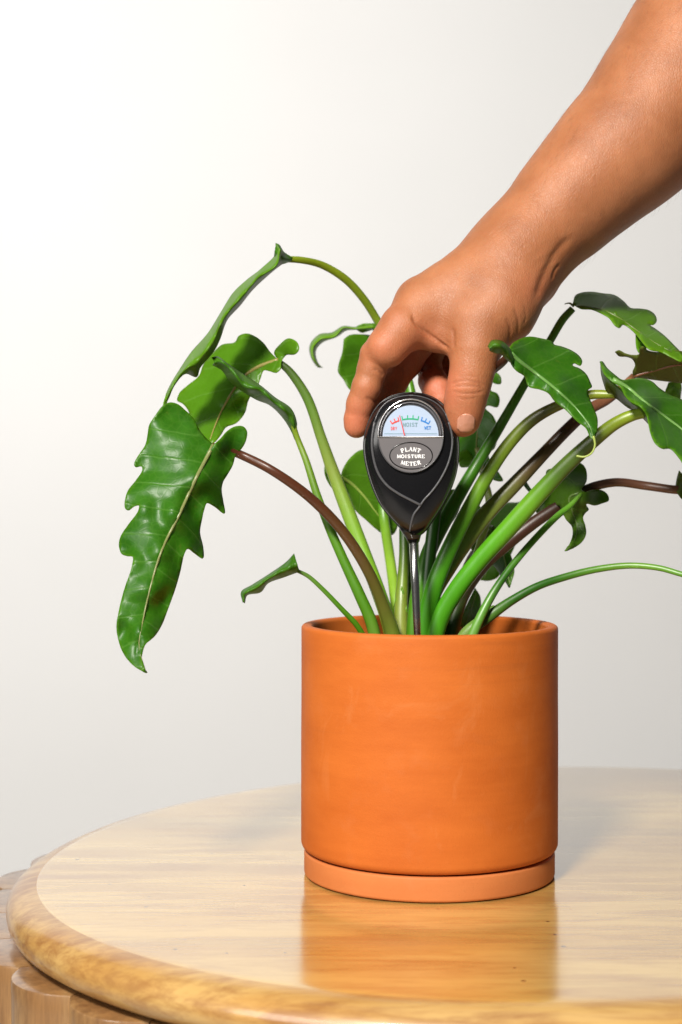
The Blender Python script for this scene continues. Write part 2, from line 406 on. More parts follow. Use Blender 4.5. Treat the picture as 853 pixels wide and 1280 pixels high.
# ------------------------------------------------------------------ plant
plant = empty('potted_plant', (PX, PY, SOIL)); tag(plant, 'leafy green philodendron with long arching stalks and wavy lobed leaves in the terracotta pot', 'plant')
GRN = (.10, .27, .012); DGR = (.032, .135, .008); YGR = (.24, .32, .018); PALE = (.27, .36, .07); BRN = (.11, .036, .014); PUR = (.075, .030, .018)
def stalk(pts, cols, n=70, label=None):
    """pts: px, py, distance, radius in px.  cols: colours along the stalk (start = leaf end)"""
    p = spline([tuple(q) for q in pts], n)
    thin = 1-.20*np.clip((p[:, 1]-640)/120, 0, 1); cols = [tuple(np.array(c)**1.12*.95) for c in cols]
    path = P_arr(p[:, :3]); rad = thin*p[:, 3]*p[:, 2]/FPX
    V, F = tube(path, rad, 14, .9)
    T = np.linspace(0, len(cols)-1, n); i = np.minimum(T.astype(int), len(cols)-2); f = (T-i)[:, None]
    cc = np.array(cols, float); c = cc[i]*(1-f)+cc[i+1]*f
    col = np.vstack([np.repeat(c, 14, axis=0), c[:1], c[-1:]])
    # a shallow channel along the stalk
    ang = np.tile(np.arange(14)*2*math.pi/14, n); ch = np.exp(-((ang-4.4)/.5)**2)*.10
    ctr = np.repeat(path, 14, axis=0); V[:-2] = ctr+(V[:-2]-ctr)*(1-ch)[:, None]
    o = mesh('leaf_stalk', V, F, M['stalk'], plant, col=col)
    if label: o['label'] = label
    return o
def idw(q, ctrl):
    ctrl = np.asarray(ctrl, float); A = np.c_[ctrl[:, :2], np.ones(len(ctrl))]
    lam = 1e-3*np.diag([1, 1, 0])
    s = np.linalg.solve(A.T@A+lam, A.T@ctrl[:, 2])
    res = ctrl[:, 2]-A@s
    d = ((q[:, None, :2]-ctrl[None, :, :2])**2).sum(2)+30.
    wgt = 1/d**1.3
    return np.c_[q[:, :2], np.ones(len(q))]@s+(wgt*res).sum(1)/wgt.sum(1)
def inside(pt, poly):
    x, y = pt[:, 0][:, None], pt[:, 1][:, None]; a = poly; b = np.roll(poly, -1, 0)
    c = ((a[:, 1] > y) != (b[:, 1] > y)) & (x < (b[:, 0]-a[:, 0])*(y-a[:, 1])/(b[:, 1]-a[:, 1]+1e-12)+a[:, 0])
    return c.sum(1) % 2 == 1
def dist_poly(q, line):
    a = line[:-1]; b = line[1:]; ab = b-a; L = np.linalg.norm(ab, axis=1); cum = np.r_[0, np.cumsum(L)]
    t = np.clip(((q[:, None]-a)*ab).sum(2)/(L**2+1e-9), 0, 1); pr = a+t[..., None]*ab
    d = np.linalg.norm(q[:, None]-pr, axis=2); i = d.argmin(1); r = np.arange(len(q))
    cr = ab[i, 0]*(q[:, 1]-a[i, 1])-ab[i, 1]*(q[:, 0]-a[i, 0])
    return d[r, i], np.sign(cr), cum[i]+t[r, i]*L[i], cum[-1]
def leaf(outline, mid, ctrl, fold=.0, ripple=.0015, vein=26., slope=.55, quilt=.0006, tone=(0, 0, 0), midr=2.2, midcol=(.26, .36, .12), grid=4.0, midfront=True, phase=0., label=None, edge_light=.35):
    ol = np.array(outline, float)
    n = max(int(np.linalg.norm(np.diff(np.vstack([ol, ol[:1]]), axis=0), axis=1).sum()/2.6), 20)
    o2 = spline(np.vstack([ol, ol[:1]]), n)[:-1]
    m2 = spline(mid, 26)
    lo, hi = o2.min(0), o2.max(0)
    gx, gy = np.meshgrid(np.arange(lo[0], hi[0], grid), np.arange(lo[1], hi[1], grid)); g = np.c_[gx.ravel(), gy.ravel()]
    g += rng.uniform(-.8, .8, g.shape)
    g = g[inside(g, o2)]
    do = np.min(np.linalg.norm(g[:, None]-o2[None], axis=2), axis=1); g = g[do > grid*.45]
    mi = m2[inside(m2, o2)]
    allp = np.vstack([o2, mi, g]); no = len(o2)
    res = delaunay_2d_cdt([Vector(p) for p in allp], [(no+i, no+i+1) for i in range(len(mi)-1)], [list(range(no))], 1, 1e-4)
    q = np.array([tuple(v) for v in res[0]]); F = [tuple(f) for f in res[2]]
    d, sg, s, L = dist_poly(q, m2)
    de = np.min(np.linalg.norm(q[:, None]-o2[None], axis=2), axis=1)
    U = (s-slope*d)/vein+.25*(sg > 0)+phase
    y = idw(q, ctrl)
    y += fold*d/100*(1-.25*np.clip(d/60, 0, 1))
    y += -quilt*np.abs(np.sin(math.pi*(U+.5)))*np.clip(d/12, 0, 1)*np.clip(de/8, 0, 1)+quilt*.5
    edge = np.clip(1-de/16, 0, 1)**1.5
    y += ripple*edge*np.sin(2*math.pi*U*.5+sg)+.0012*np.array([noise.noise(Vector((a/26, b/26, phase*7))) for a, b in q])
    V = P_arr(np.c_[q, y])
    # wind faces towards the camera
    out = []
    for f in F:
        a, b, c = V[f[0]], V[f[1]], V[f[2]]; nrm = np.cross(b-a, c-a)
        out.append(f if nrm[1] < 0 else f[::-1])
    lig = np.clip(1-de/2.6, 0, 1)*edge_light
    col = np.tile(np.array(tone, float), (len(q), 1)); col[:, 1] = np.clip(col[:, 1]+lig, 0, 1)
    o = mesh('leaf', V, out, M['leaf'], plant, uv=np.c_[U+.5, d/100], col=col)
    md = o.modifiers.new('thickness', 'SOLIDIFY'); md.thickness = .0005; md.offset = 0
    if label: o['label'] = label
    if midr and len(mi) > 3:
        ym = idw(mi, ctrl)+(-.0003 if midfront else .0009)
        T = np.linspace(1, .22, len(mi)); path = P_arr(np.c_[mi, ym])
        Vt, Ft = tube(path, midr*T*.92/FPX, 8, .55)
        mesh('midrib', Vt, Ft, M['stalk'], o, col=np.tile(np.array(midcol), (len(Vt), 1)))
    return o
def curl(rails, tones, n=60, sub=6, vein=24, label=None, wav=.0008):
    """a rolled leaf: a sheet through several rails of (px, py, distance)"""
    R = [spline(r, n) for r in rails]; k = len(R); rows = []; tr = []
    T = np.linspace(0, k-1, (k-1)*sub+1)
    for i in range(n):
        pts = np.array([r[i] for r in R])
        if k == 2: row = pts[0]+(pts[1]-pts[0])*T[:, None]
        else:
            q = np.vstack([2*pts[0]-pts[1], pts, 2*pts[-1]-pts[-2]]); row = []
            for t in T:
                j = min(int(t), k-2); u = t-j; a, b, c, d = q[j:j+4]
                row.append(.5*(2*b+(c-a)*u+(2*a-5*b+4*c-d)*u*u+(3*b-a-3*c+d)*u**3))
            row = np.array(row)
        rows.append(row)
    rows = np.array(rows); m = rows.shape[1]
    tn = np.array([[tones[min(int(t), k-2)][c]*(1-(t-min(int(t), k-2)))+tones[min(int(t), k-2)+1][c]*(t-min(int(t), k-2)) for c in range(3)] for t in T])
    s = np.linspace(0, 1, n)*np.linalg.norm(np.diff(R[0][:, :2], axis=0), axis=1).sum()
    U = s[:, None]/vein+np.abs(T-(k-1)/2)[None]*.5
    rows[..., 2] += wav*np.sin(2*math.pi*U)
    V = P_arr(rows.reshape(-1, 3)); F = []
    for i in range(n-1):
        for j in range(m-1): F.append((i*m+j, (i+1)*m+j, (i+1)*m+j+1, i*m+j+1))
    o = mesh('leaf', V, F, M['leaf'], plant, uv=np.c_[U.ravel(), np.zeros(n*m)], col=np.tile(tn, (n, 1)))
    md = o.modifiers.new('thickness', 'SOLIDIFY'); md.thickness = .0005; md.offset = 0
    if label: o['label'] = label
    return o
TOP = (0, 0, 0); UND = (.8, .1, 0); YEL = (0, .7, 0); BR = (.3, 0, .6)

# --- stalks (leaf end first)
zb = 812   # pixel row below the rim where stalks meet the soil
stalk([(267, 556, .917, 2.5), (282, 561, .927, 5), (300, 568, .932, 5.4), (340, 588, .927, 5.8), (390, 624, .932, 6.3), (430, 666, .938, 7), (460, 713, .943, 8), (479, 757, .948, 9.5), (490, 790, .952, 12), (497, zb+20, .955, 13)],
      [BRN, BRN, BRN, (.13, .07, .02), (.16, .17, .03), (.22, .34, .04)], label='reddish brown stalk of the big glossy leaf')
stalk([(348, 452, .985, 4), (362, 464, .985, 5), (384, 497, .985, 6), (402, 548, .985, 6.5), (418, 594, .985, 8), (436, 642, .982, 9), (455, 692, .978, 10), (474, 742, .972, 11), (488, 785, .968, 12), (494, zb+16, .965, 12)],
      [(.05, .08, .02), (.14, .26, .04), PALE, (.26, .48, .05), (.22, .46, .03), (.3, .45, .05)])
stalk([(359, 324, .975, 4), (376, 325, .98, 4.3), (402, 331, .99, 4.6), (432, 349, 1.0, 5), (455, 374, 1.01, 5), (474, 404, 1.02, 5), (496, 442, 1.025, 5.5), (512, 482, 1.02, 6), (519, 560, 1.01, 7), (517, 650, 1.0, 8), (510, 730, .985, 9), (506, zb+14, .975, 11)],
      [YGR, YGR, (.25, .36, .03), GRN, GRN, GRN, (.12, .32, .02)])
stalk([(364, 520, .955, 3), (371, 545, .957, 3.5), (383, 576, .955, 4.2), (397, 620, .952, 5), (413, 662, .95, 6), (431, 703, .948, 7), (449, 742, .946, 8.5), (465, 780, .945, 9.5), (474, zb+14, .945, 10)],
      [YGR, (.18, .3, .03), (.12, .27, .02), GRN, GRN, (.2, .32, .05)])
stalk([(371, 713, .93, 2.6), (385, 720, .93, 3), (402, 735, .93, 3.4), (428, 762, .932, 4), (448, 784, .935, 4.5), (462, zb, .94, 5)], [(.12, .22, .03), GRN, GRN])
stalk([(478, 630, 1.04, 6), (481, 655, 1.035, 6.5), (487, 694, 1.02, 7), (494, 748, 1.0, 8), (500, zb+10, .985, 9)], [GRN, (.3, .5, .05), (.25, .45, .04)])
stalk([(505, 660, .985, 6), (505, 700, .98, 7), (502, 750, .972, 10), (500, zb+16, .965, 14)], [DGR, (.2, .3, .03), (.42, .44, .10)])
# right-hand group
stalk([(716, 386, .984, 4.5), (704, 399, .984, 5), (689, 424, .984, 5), (656, 480, .985, 5.5), (621, 540, .985, 6.5), (592, 588, .985, 7.5), (561, 642, .975, 9), (535, 694, .968, 10.5), (522, 748, .962, 12), (515, zb+14, .96, 12)],
      [(.12, .26, .03), (.10, .28, .02), (.09, .28, .02), (.08, .27, .015), (.09, .28, .015), GRN])
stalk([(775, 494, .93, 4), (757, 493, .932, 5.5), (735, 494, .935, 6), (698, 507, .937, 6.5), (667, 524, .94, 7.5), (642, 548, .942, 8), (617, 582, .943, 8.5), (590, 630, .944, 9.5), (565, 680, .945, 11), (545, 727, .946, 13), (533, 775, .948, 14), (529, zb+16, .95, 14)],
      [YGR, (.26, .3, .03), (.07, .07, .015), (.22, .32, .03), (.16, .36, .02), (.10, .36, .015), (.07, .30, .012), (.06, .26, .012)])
stalk([(792, 470, .985, 4), (775, 487, .98, 5.5), (758, 500, .975, 6.5), (738, 511, .97, 7), (711, 535, .967, 7.5), (680, 567, .965, 8), (643, 606, .962, 9.5), (610, 640, .96, 10.5), (584, 672, .958, 12.5), (560, 708, .957, 13), (540, 745, .956, 13), (526, zb, .956, 12), (520, zb+20, .956, 10)],
      [(.30, .14, .07), (.25, .11, .06), PUR, (.14, .10, .04), PALE, PALE, PALE, (.28, .44, .08)])
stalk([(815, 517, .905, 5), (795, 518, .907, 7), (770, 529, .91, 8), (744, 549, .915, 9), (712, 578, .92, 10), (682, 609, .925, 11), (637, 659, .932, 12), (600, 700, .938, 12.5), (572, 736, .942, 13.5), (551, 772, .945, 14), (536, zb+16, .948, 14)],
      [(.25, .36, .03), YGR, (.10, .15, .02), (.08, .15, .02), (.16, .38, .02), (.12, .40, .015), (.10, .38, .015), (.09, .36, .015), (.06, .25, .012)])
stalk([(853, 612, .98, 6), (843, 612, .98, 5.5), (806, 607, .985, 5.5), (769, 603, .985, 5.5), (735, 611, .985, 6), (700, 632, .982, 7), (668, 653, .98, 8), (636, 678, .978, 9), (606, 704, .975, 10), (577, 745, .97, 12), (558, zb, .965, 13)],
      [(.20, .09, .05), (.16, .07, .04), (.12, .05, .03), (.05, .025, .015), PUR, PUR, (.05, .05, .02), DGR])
stalk([(727, 617, .965, 2.2), (712, 633, .962, 3.4), (697, 645, .958, 4), (664, 679, .95, 4.6), (636, 713, .943, 5.2), (614, 746, .938, 6.5), (596, 782, .935, 7.5), (585, zb, .935, 8)],
      [(.14, .3, .03), (.13, .34, .03), (.12, .33, .03), DGR, (.14, .34, .05), (.2, .4, .08)])
stalk([(900, 730, .93, 3.6), (853, 718, .935, 4), (824, 710, .94, 4.2), (787, 707, .945, 4.5), (744, 712, .948, 5), (704, 722, .948, 5.5), (672, 733, .946, 6), (641, 750, .944, 7), (612, 770, .942, 9), (585, 790, .942, 10), (570, zb, .945, 10)],
      [GRN, (.14, .32, .04), (.16, .34, .03), (.1, .26, .02), DGR, DGR, (.14, .28, .05), (.3, .4, .12)])
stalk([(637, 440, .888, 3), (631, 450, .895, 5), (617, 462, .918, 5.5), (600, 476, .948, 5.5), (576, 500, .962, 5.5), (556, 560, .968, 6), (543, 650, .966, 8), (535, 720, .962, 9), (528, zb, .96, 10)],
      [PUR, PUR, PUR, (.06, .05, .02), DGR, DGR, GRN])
stalk([(596, 560, 1.04, 3), (606, 600, 1.035, 4.5), (612, 632, 1.03, 5), (600, 680, 1.015, 5), (580, 740, .995, 6), (565, zb, .98, 7)], [(.3, .32, .1), PALE, PALE, GRN])
stalk([(590, 690, 1.03, 2.4), (585, 700, 1.02, 3), (572, 735, 1.0, 4), (560, zb, .98, 5)], [BRN, (.14, .12, .03), GRN])
stalk([(655, 602, 1.0, 3), (661, 611, .998, 2.6), (668, 618, .995, 2.2)], [DGR, DGR, DGR], n=10)

# --- leaves
A_out = [(267, 556), (258, 548), (249, 537), (242, 523), (232, 513), (222, 505), (212, 503), (203, 508), (196, 517), (187, 531), (185, 543), (182, 556), (172, 571), (168, 580), (170, 584), (177, 583), (178, 588), (170, 601), (160, 614), (156, 628), (157, 636), (161, 638), (168, 633), (174, 632), (173, 639), (160, 657), (151, 671), (149, 682), (152, 692), (159, 695), (166, 696), (165, 708), (157, 733), (149, 762), (146, 784), (149, 803), (156, 819), (167, 832), (184, 841), (177, 829), (178, 819), (182, 806), (193, 796), (202, 782), (209, 765), (216, 746), (225, 716), (231, 692), (235, 686), (244, 692), (254, 698), (254, 684), (250, 665), (253, 648), (256, 636), (259, 629), (268, 633), (281, 642), (279, 626), (277, 612), (279, 602), (284, 594), (291, 582), (295, 569), (303, 560), (308, 550), (309, 539), (304, 533), (294, 533), (284, 539), (276, 548)]
A_mid = [(267, 556), (257, 575), (246, 596), (234, 622), (222, 648), (208, 675), (198, 700), (188, 735), (179, 775), (174, 810), (182, 838)]
leaf(A_out, A_mid, [(267, 556, .915), (246, 596, .902), (225, 515, .921), (235, 560, .910), (170, 580, .911), (190, 640, .895), (220, 640, .893), (155, 640, .900), (150, 690, .892), (175, 700, .885), (200, 690, .884), (188, 735, .878), (150, 790, .876), (160, 760, .876), (178, 790, .869), (182, 838, .864), (254, 690, .912), (230, 690, .898), (281, 640, .926), (250, 640, .910), (305, 540, .930), (295, 570, .930), (212, 755, .892)],
     fold=.003, vein=34, slope=.35, quilt=.0008, ripple=.0022, midr=2.5, midcol=(.20, .22, .075), grid=3.4, label='large glossy lobed leaf with pale midrib')
B_out = [(348, 450), (343, 441), (350, 431), (361, 423), (371, 427), (374, 436), (369, 443), (358, 444), (352, 452), (351, 461), (345, 466), (337, 464), (330, 463), (326, 472), (322, 483), (314, 494), (310, 503), (307, 514), (303, 521), (295, 529), (283, 534), (277, 543), (268, 553), (258, 556), (247, 548), (240, 533), (236, 514), (229, 505), (222, 501), (225, 491), (236, 481), (249, 470), (255, 455), (266, 442), (278, 431), (294, 428), (299, 420), (309, 417), (320, 421), (330, 429), (338, 440)]
B_mid = [(348, 450), (335, 454), (322, 459), (306, 470), (292, 488), (278, 512), (268, 535), (262, 552)]
leaf(B_out, B_mid, [(348, 450, .985), (309, 417, 1.0), (250, 470, 1.01), (225, 500, 1.005), (290, 490, .985), (262, 552, .965), (305, 515, .99), (370, 430, .975)], fold=.004, vein=38, slope=.9, quilt=.0005, tone=(0, .42, 0), midr=3, midcol=(.30, .26, .07))
# the big leaf rolled along its length, hanging from the highest stalk
curl([[(345, 304, .968), (346, 316, .965), (327, 336, .965), (309, 350, .967), (292, 366, .968), (278, 388, .968), (260, 417, .965), (239, 441, .962), (225, 462, .958), (214, 480, .953), (206, 498, .948), (204, 508, .945)],
      [(350, 311, .955), (347, 330, .950), (325, 346, .948), (313, 358, .945), (305, 368, .945), (288, 386, .945), (276, 404, .942), (268, 422, .94), (252, 445, .94), (236, 458, .94), (221, 474, .942), (211, 494, .945), (205, 508, .945)],
      [(362, 323, .975), (341, 339, .975), (316, 362, .975), (300, 382, .972), (284, 400, .970), (275, 424, .962), (268, 438, .958), (250, 460, .955), (246, 471, .955), (232, 467, .953), (218, 482, .95), (209, 503, .948), (205, 510, .946)]],
     [(0, .85, 0), (.0, .6, 0), (.1, .0, .5)], n=80, sub=8, wav=.0022, vein=34, label='long rolled leaf hanging from the highest stalk')
curl([[(345, 304, .968), (349, 306, .966), (355, 315, .968), (366, 322, .974)], [(344, 312, .960), (348, 318, .958), (354, 323, .962), (364, 326, .972)], [(343, 322, .966), (346, 328, .968), (352, 330, .972), (362, 327, .976)]],
     [(.1, .2, 0), (0, .1, 0), (.3, .1, .2)], n=20, sub=5)
# narrow folded leaf crossing in front
curl([[(265, 447, .952), (272, 446, .952), (285, 455, .955), (306, 469, .955), (327, 483, .955), (344, 497, .955), (364, 511, .957), (371, 528, .957), (371, 546, .957)],
      [(268, 453, .945), (276, 452, .943), (290, 463, .942), (306, 482, .942), (325, 487, .942), (342, 502, .945), (357, 514, .948), (367, 530, .954), (370, 548, .957)],
      [(266, 456, .955), (278, 463, .957), (289, 478, .960), (305, 490, .962), (322, 500, .962), (337, 506, .962), (353, 521, .962), (364, 538, .96), (369, 550, .958)]],
     [(.2, .35, 0), (0, .1, 0), (.3, .3, .15)], n=60, sub=6, label='narrow folded leaf with curled tip')
# little leaf low on the left
curl([[(368, 692, .925), (359, 702, .925), (341, 715, .925), (316, 731, .925), (302, 740, .925), (304, 753, .925)],
      [(372, 706, .918), (358, 712, .918), (338, 722, .918), (320, 735, .918), (306, 743, .919), (305, 753, .921)],
      [(375, 714, .93), (356, 721, .93), (335, 729, .93), (326, 740, .93), (309, 744, .928), (306, 754, .926)]],
     [(0, .1, 0), (0, .15, 0), (.2, .35, .1)], n=40, sub=5, vein=20, label='small folded leaf low on the left')
curl([[(467, 405, 1.07), (445, 409, 1.075), (429, 408, 1.08), (415, 416, 1.08), (400, 418, 1.08), (388, 431, 1.08), (389, 446, 1.08), (398, 459, 1.08), (403, 459, 1.08)],
      [(467, 409, 1.065), (445, 411, 1.07), (430, 410, 1.07), (418, 421, 1.07), (401, 424, 1.07), (391, 436, 1.07), (392, 448, 1.07), (399, 457, 1.075), (403, 459, 1.08)],
      [(467, 412, 1.075), (444, 412, 1.08), (433, 413, 1.085), (421, 421, 1.085), (403, 428, 1.085), (395, 438, 1.085), (396, 450, 1.08), (400, 457, 1.08), (403, 460, 1.08)]],
     [(0, .9, 0), (0, 1, 0), (.2, .8, 0)], n=50, sub=4, vein=40, label='thin yellow green leaf curling over behind the index finger')
leaf([(467, 404), (452, 405), (445, 410), (452, 416), (460, 414), (468, 412), (480, 414), (480, 404)], [(480, 408), (445, 411)], [(467, 404, 1.075), (450, 410, 1.075), (480, 408, 1.075)], tone=(0, .4, 0), midr=0, grid=3)
stalk([(460, 408, 1.075, 3), (480, 415, 1.08, 4), (500, 450, 1.08, 5), (508, 560, 1.06, 6), (510, 700, 1.02, 7), (512, zb, .99, 8)], [GRN, GRN, GRN])
leaf([(430, 424), (437, 419), (450, 418), (466, 420), (485, 430), (495, 455), (480, 480), (455, 490), (438, 487), (430, 475), (423, 465), (424, 454), (428, 441)], [(485, 432), (460, 450), (440, 484)], [(430, 424, 1.06), (485, 432, 1.08), (438, 486, 1.05), (480, 480, 1.07)], fold=.01, tone=(0, .25, 0), vein=30, slope=.7, midr=2)
leaf([(426, 596), (430, 584), (439, 571), (450, 563), (466, 562), (488, 574), (500, 600), (500, 640), (492, 668), (480, 668), (470, 661), (458, 650), (444, 637), (434, 618)], [(426, 596), (440, 605), (455, 620), (470, 640), (488, 664)], [(426, 596, 1.03), (456, 562, 1.05), (490, 580, 1.06), (492, 665, 1.045), (450, 640, 1.03)],
     fold=.01, tone=(.25, .45, 0), vein=42, slope=1.1, midr=2.6, midcol=(.3, .42, .08), label='yellow green leaf behind the moisture meter')
leaf([(426, 596), (417, 580), (408, 578), (406, 590), (410, 602), (418, 612), (427, 612)], [(426, 596), (410, 594)], [(426, 596, 1.03), (408, 580, 1.02), (415, 610, 1.02)], tone=(0, .0, .15), midr=0, grid=3)
stalk([(426, 596, 1.03, 2.5), (440, 640, 1.03, 4), (462, 700, 1.01, 5), (480, 760, .99, 6), (488, zb, .975, 7)], [GRN, GRN, GRN])
# right side
E_out = [(636, 437), (640, 430), (650, 424), (661, 421), (676, 423), (690, 427), (693, 431), (701, 433), (714, 438), (724, 445), (728, 452), (726, 457), (718, 454), (716, 457), (725, 461), (733, 468), (738, 478), (740, 484), (735, 488), (737, 498), (743, 512), (747, 524), (746, 540), (742, 549), (738, 547), (733, 536), (722, 527), (708, 513), (694, 502), (686, 492), (675, 487), (661, 483), (656, 471), (645, 463), (638, 453)]
leaf(E_out, [(636, 438), (648, 450), (668, 465), (698, 489), (721, 511), (738, 534), (742, 548)], [(636, 438, .885), (661, 421, .905), (692, 431, .91), (728, 452, .905), (740, 484, .895), (746, 530, .875), (742, 549, .872), (698, 489, .878), (686, 492, .882), (661, 483, .888), (638, 453, .885)],
     fold=.02, vein=36, slope=.5, quilt=.0010, ripple=.0012, midr=2.6, midcol=(.12, .26, .06), grid=3.2, label='dark glossy leaf in front of the thumb with a thin curled tip')
curl([[(610, 433, .872), (615, 426, .872), (626, 426, .874), (636, 434, .880), (642, 446, .885)], [(612, 436, .866), (618, 432, .866), (627, 434, .868), (633, 442, .876), (640, 452, .882)], [(612, 438, .874), (619, 441, .876), (626, 442, .88), (632, 448, .885), (641, 455, .888)]],
     [(.1, .1, .1), (0, .1, .1), (.3, .0, .3)], n=24, sub=5)
p = spline([(742, 545, .872, 1.6), (744, 556, .872, 1.3), (740, 566, .872, 1.2), (731, 571, .873, 1.2), (721, 570, .874, 1.4)], 24)
V, F = tube(P_arr(p[:, :3]), p[:, 3]*.87/FPX, 8); tip = mesh('leaf_tip', V, F, M['stalk'], plant, col=np.tile(np.array((.36, .45, .10)), (len(V), 1)))
F_out = [(716, 380), (719, 370), (727, 366), (740, 365), (754, 367), (768, 369), (780, 377), (788, 385), (800, 386), (811, 388), (819, 394), (821, 402), (817, 406), (812, 406), (822, 413), (832, 421), (842, 431), (853, 444), (852, 452), (840, 447), (826, 440), (812, 437), (805, 430), (797, 420), (788, 411), (779, 406), (775, 410), (769, 407), (762, 398), (752, 392), (740, 387), (726, 386)]
leaf(F_out, [(716, 382), (735, 384), (755, 388), (775, 398), (795, 412), (815, 426), (840, 440)], [(716, 380, .985), (740, 365, 1.0), (820, 400, .985), (853, 445, .95), (800, 425, .955), (760, 395, .965), (730, 386, .975)], fold=.015, tone=(.0, .5, .05), vein=34, slope=.5, midr=1.6, midcol=(.14, .2, .04), label='leaf on the tallest stalk at the right')
leaf([(795, 416), (804, 425), (808, 436), (802, 443), (797, 438), (795, 428)], [(800, 420), (801, 440)], [(795, 416, .965), (808, 436, .965), (797, 438, .96)], tone=(0, .35, 0), midr=0, grid=3)
stalk([(718, 383, .984, 2), (712, 379, .984, 1.1), (706, 380, .984, .6)], [(.2, .25, .1), (.3, .3, .2)], n=8)
G_out = [(750, 452), (753, 452), (759, 460), (768, 468), (778, 475), (788, 474), (802, 473), (815, 477), (824, 485), (838, 494), (853, 500), (880, 515), (905, 540), (915, 580), (905, 615), (880, 605), (858, 585), (848, 571), (838, 561), (829, 561), (820, 555), (814, 543), (811, 530), (808, 518), (800, 508), (788, 502), (781, 494), (776, 484), (764, 476), (755, 467)]
leaf(G_out, [(766, 474), (785, 485), (806, 503), (830, 520), (856, 540), (880, 570), (900, 608)], [(750, 452, .918), (778, 475, .905), (815, 477, .925), (853, 500, .925), (905, 540, .92), (905, 612, .88), (850, 572, .872), (820, 555, .872), (806, 505, .885), (780, 492, .895), (830, 520, .90)],
     fold=-.012, vein=38, slope=1.5, quilt=.0013, ripple=.0010, midr=3, midcol=(.16, .32, .08), grid=3.4, tone=(0, .08, 0), label='broad leaf at the right edge with curled base')
# dark underside of its rolled near half
curl([[(751, 452, .915), (756, 466, .912), (765, 477, .908), (777, 487, .904), (790, 503, .900), (806, 512, .895), (812, 528, .89)],
      [(752, 468, .925), (757, 478, .925), (766, 487, .925), (778, 499, .922), (790, 508, .918), (802, 518, .91), (811, 529, .90)],
      [(757, 486, .93), (763, 494, .93), (772, 499, .93), (783, 508, .926), (793, 514, .922), (802, 521, .915), (811, 530, .905)]],
     [(.2, .1, .1), (.3, 0, .45), (.2, .0, .6)], n=30, sub=5)
p = spline([(841, 563, .872, 2.6), (848, 572, .872, 2.4), (856, 584, .872, 1.6)], 12)
H_out = [(769, 440), (774, 438), (782, 442), (792, 444), (799, 443), (800, 436), (804, 433), (810, 438), (818, 440), (830, 440), (842, 438), (856, 440), (890, 446), (910, 462), (890, 482), (853, 479), (836, 477), (820, 475), (806, 473), (793, 471), (791, 465), (794, 457), (791, 449), (784, 446), (774, 445)]
leaf(H_out, [(793, 470), (815, 464), (850, 456), (890, 460), (908, 463)], [(769, 440, .965), (804, 433, .95), (793, 470, .975), (853, 440, .955), (853, 479, .985), (908, 462, .98)], fold=.006, tone=(.35, 0, .62), vein=28, slope=.4, midr=1.8, midcol=(.24, .09, .05), midfront=True, label='leaf turned with its brownish underside to the front')
leaf([(836, 478), (832, 490), (832, 500), (848, 506), (851, 494), (851, 479)], [(842, 476), (841, 503)], [(836, 478, 1.0), (832, 500, 1.0), (851, 480, 1.01)], tone=(.3, .8, 0), midr=0, grid=3, vein=8)
p_l = [(849, 588), (846, 600), (845, 611), (849, 620), (858, 626), (866, 612), (860, 600)]
leaf(p_l, [(852, 592), (853, 620)], [(849, 588, .98), (858, 626, .975), (846, 605, .98)], tone=(0, 0, .5), midr=0, grid=3)
M_out = [(700, 632), (686, 632), (678, 640), (672, 642), (669, 634), (671, 620), (676, 608), (682, 598), (684, 588), (693, 586), (700, 588), (708, 581), (716, 578), (724, 578), (731, 583), (734, 592), (733, 603), (727, 612), (731, 615), (742, 612), (753, 613), (760, 619), (761, 626), (754, 629), (744, 632), (733, 630), (736, 637), (732, 641), (729, 647), (732, 657), (733, 667), (729, 676), (721, 683), (706, 689), (712, 680), (716, 668), (715, 658), (708, 650), (704, 642)]
leaf(M_out, [(724, 616), (712, 622), (716, 640), (722, 660), (716, 680), (708, 688)], [(724, 616, .965), (730, 585, .985), (672, 635, .985), (760, 622, .98), (706, 689, .96), (730, 660, .97)], fold=.012, tone=(0, .1, .22), vein=26, slope=.6, midr=1.5, midcol=(.12, .2, .05), grid=3.2, label='small lobed leaf hanging beside the thick stalk')
O_out = [(585, 450), (600, 452), (618, 463), (626, 471), (626, 480), (620, 480), (612, 477), (614, 488), (622, 492), (625, 500), (622, 509), (610, 507), (607, 510), (616, 519), (621, 530), (622, 548), (618, 561), (611, 566), (612, 573), (622, 588), (629, 601), (617, 600), (606, 590), (598, 586), (590, 583), (577, 582), (571, 570), (573, 540), (578, 500)]
leaf(O_out, [(600, 455), (600, 490), (600, 520), (596, 550), (596, 582)], [(600, 452, 1.06), (626, 475, 1.045), (622, 545, 1.04), (629, 601, 1.03), (573, 570, 1.05), (578, 500, 1.06)], fold=.012, tone=(0, .12, 0), vein=30, slope=.6, midr=2.5, midcol=(.25, .3, .08), label='lobed leaf showing behind the thumb')
leaf([(574, 566), (582, 562), (590, 570), (592, 580), (584, 584), (575, 583)], [(574, 575), (590, 575)], [(574, 566, 1.045), (592, 580, 1.04), (575, 583, 1.04)], tone=(0, .5, 0), midr=0, grid=3)
leaf([(563, 612), (575, 613), (577, 626), (572, 642), (562, 658), (552, 670), (546, 660), (550, 635)], [(568, 614), (552, 668)], [(563, 612, .99), (577, 626, .99), (552, 670, .98)], tone=(0, 0, .2), midr=1.5, grid=3)
leaf([(588, 635), (594, 629), (601, 634), (601, 642), (594, 648), (586, 653), (578, 656), (581, 645)], [(596, 632), (580, 655)], [(588, 635, 1.02), (601, 640, 1.02), (578, 656, 1.01)], tone=(0, 0, .05), midr=1, grid=3)
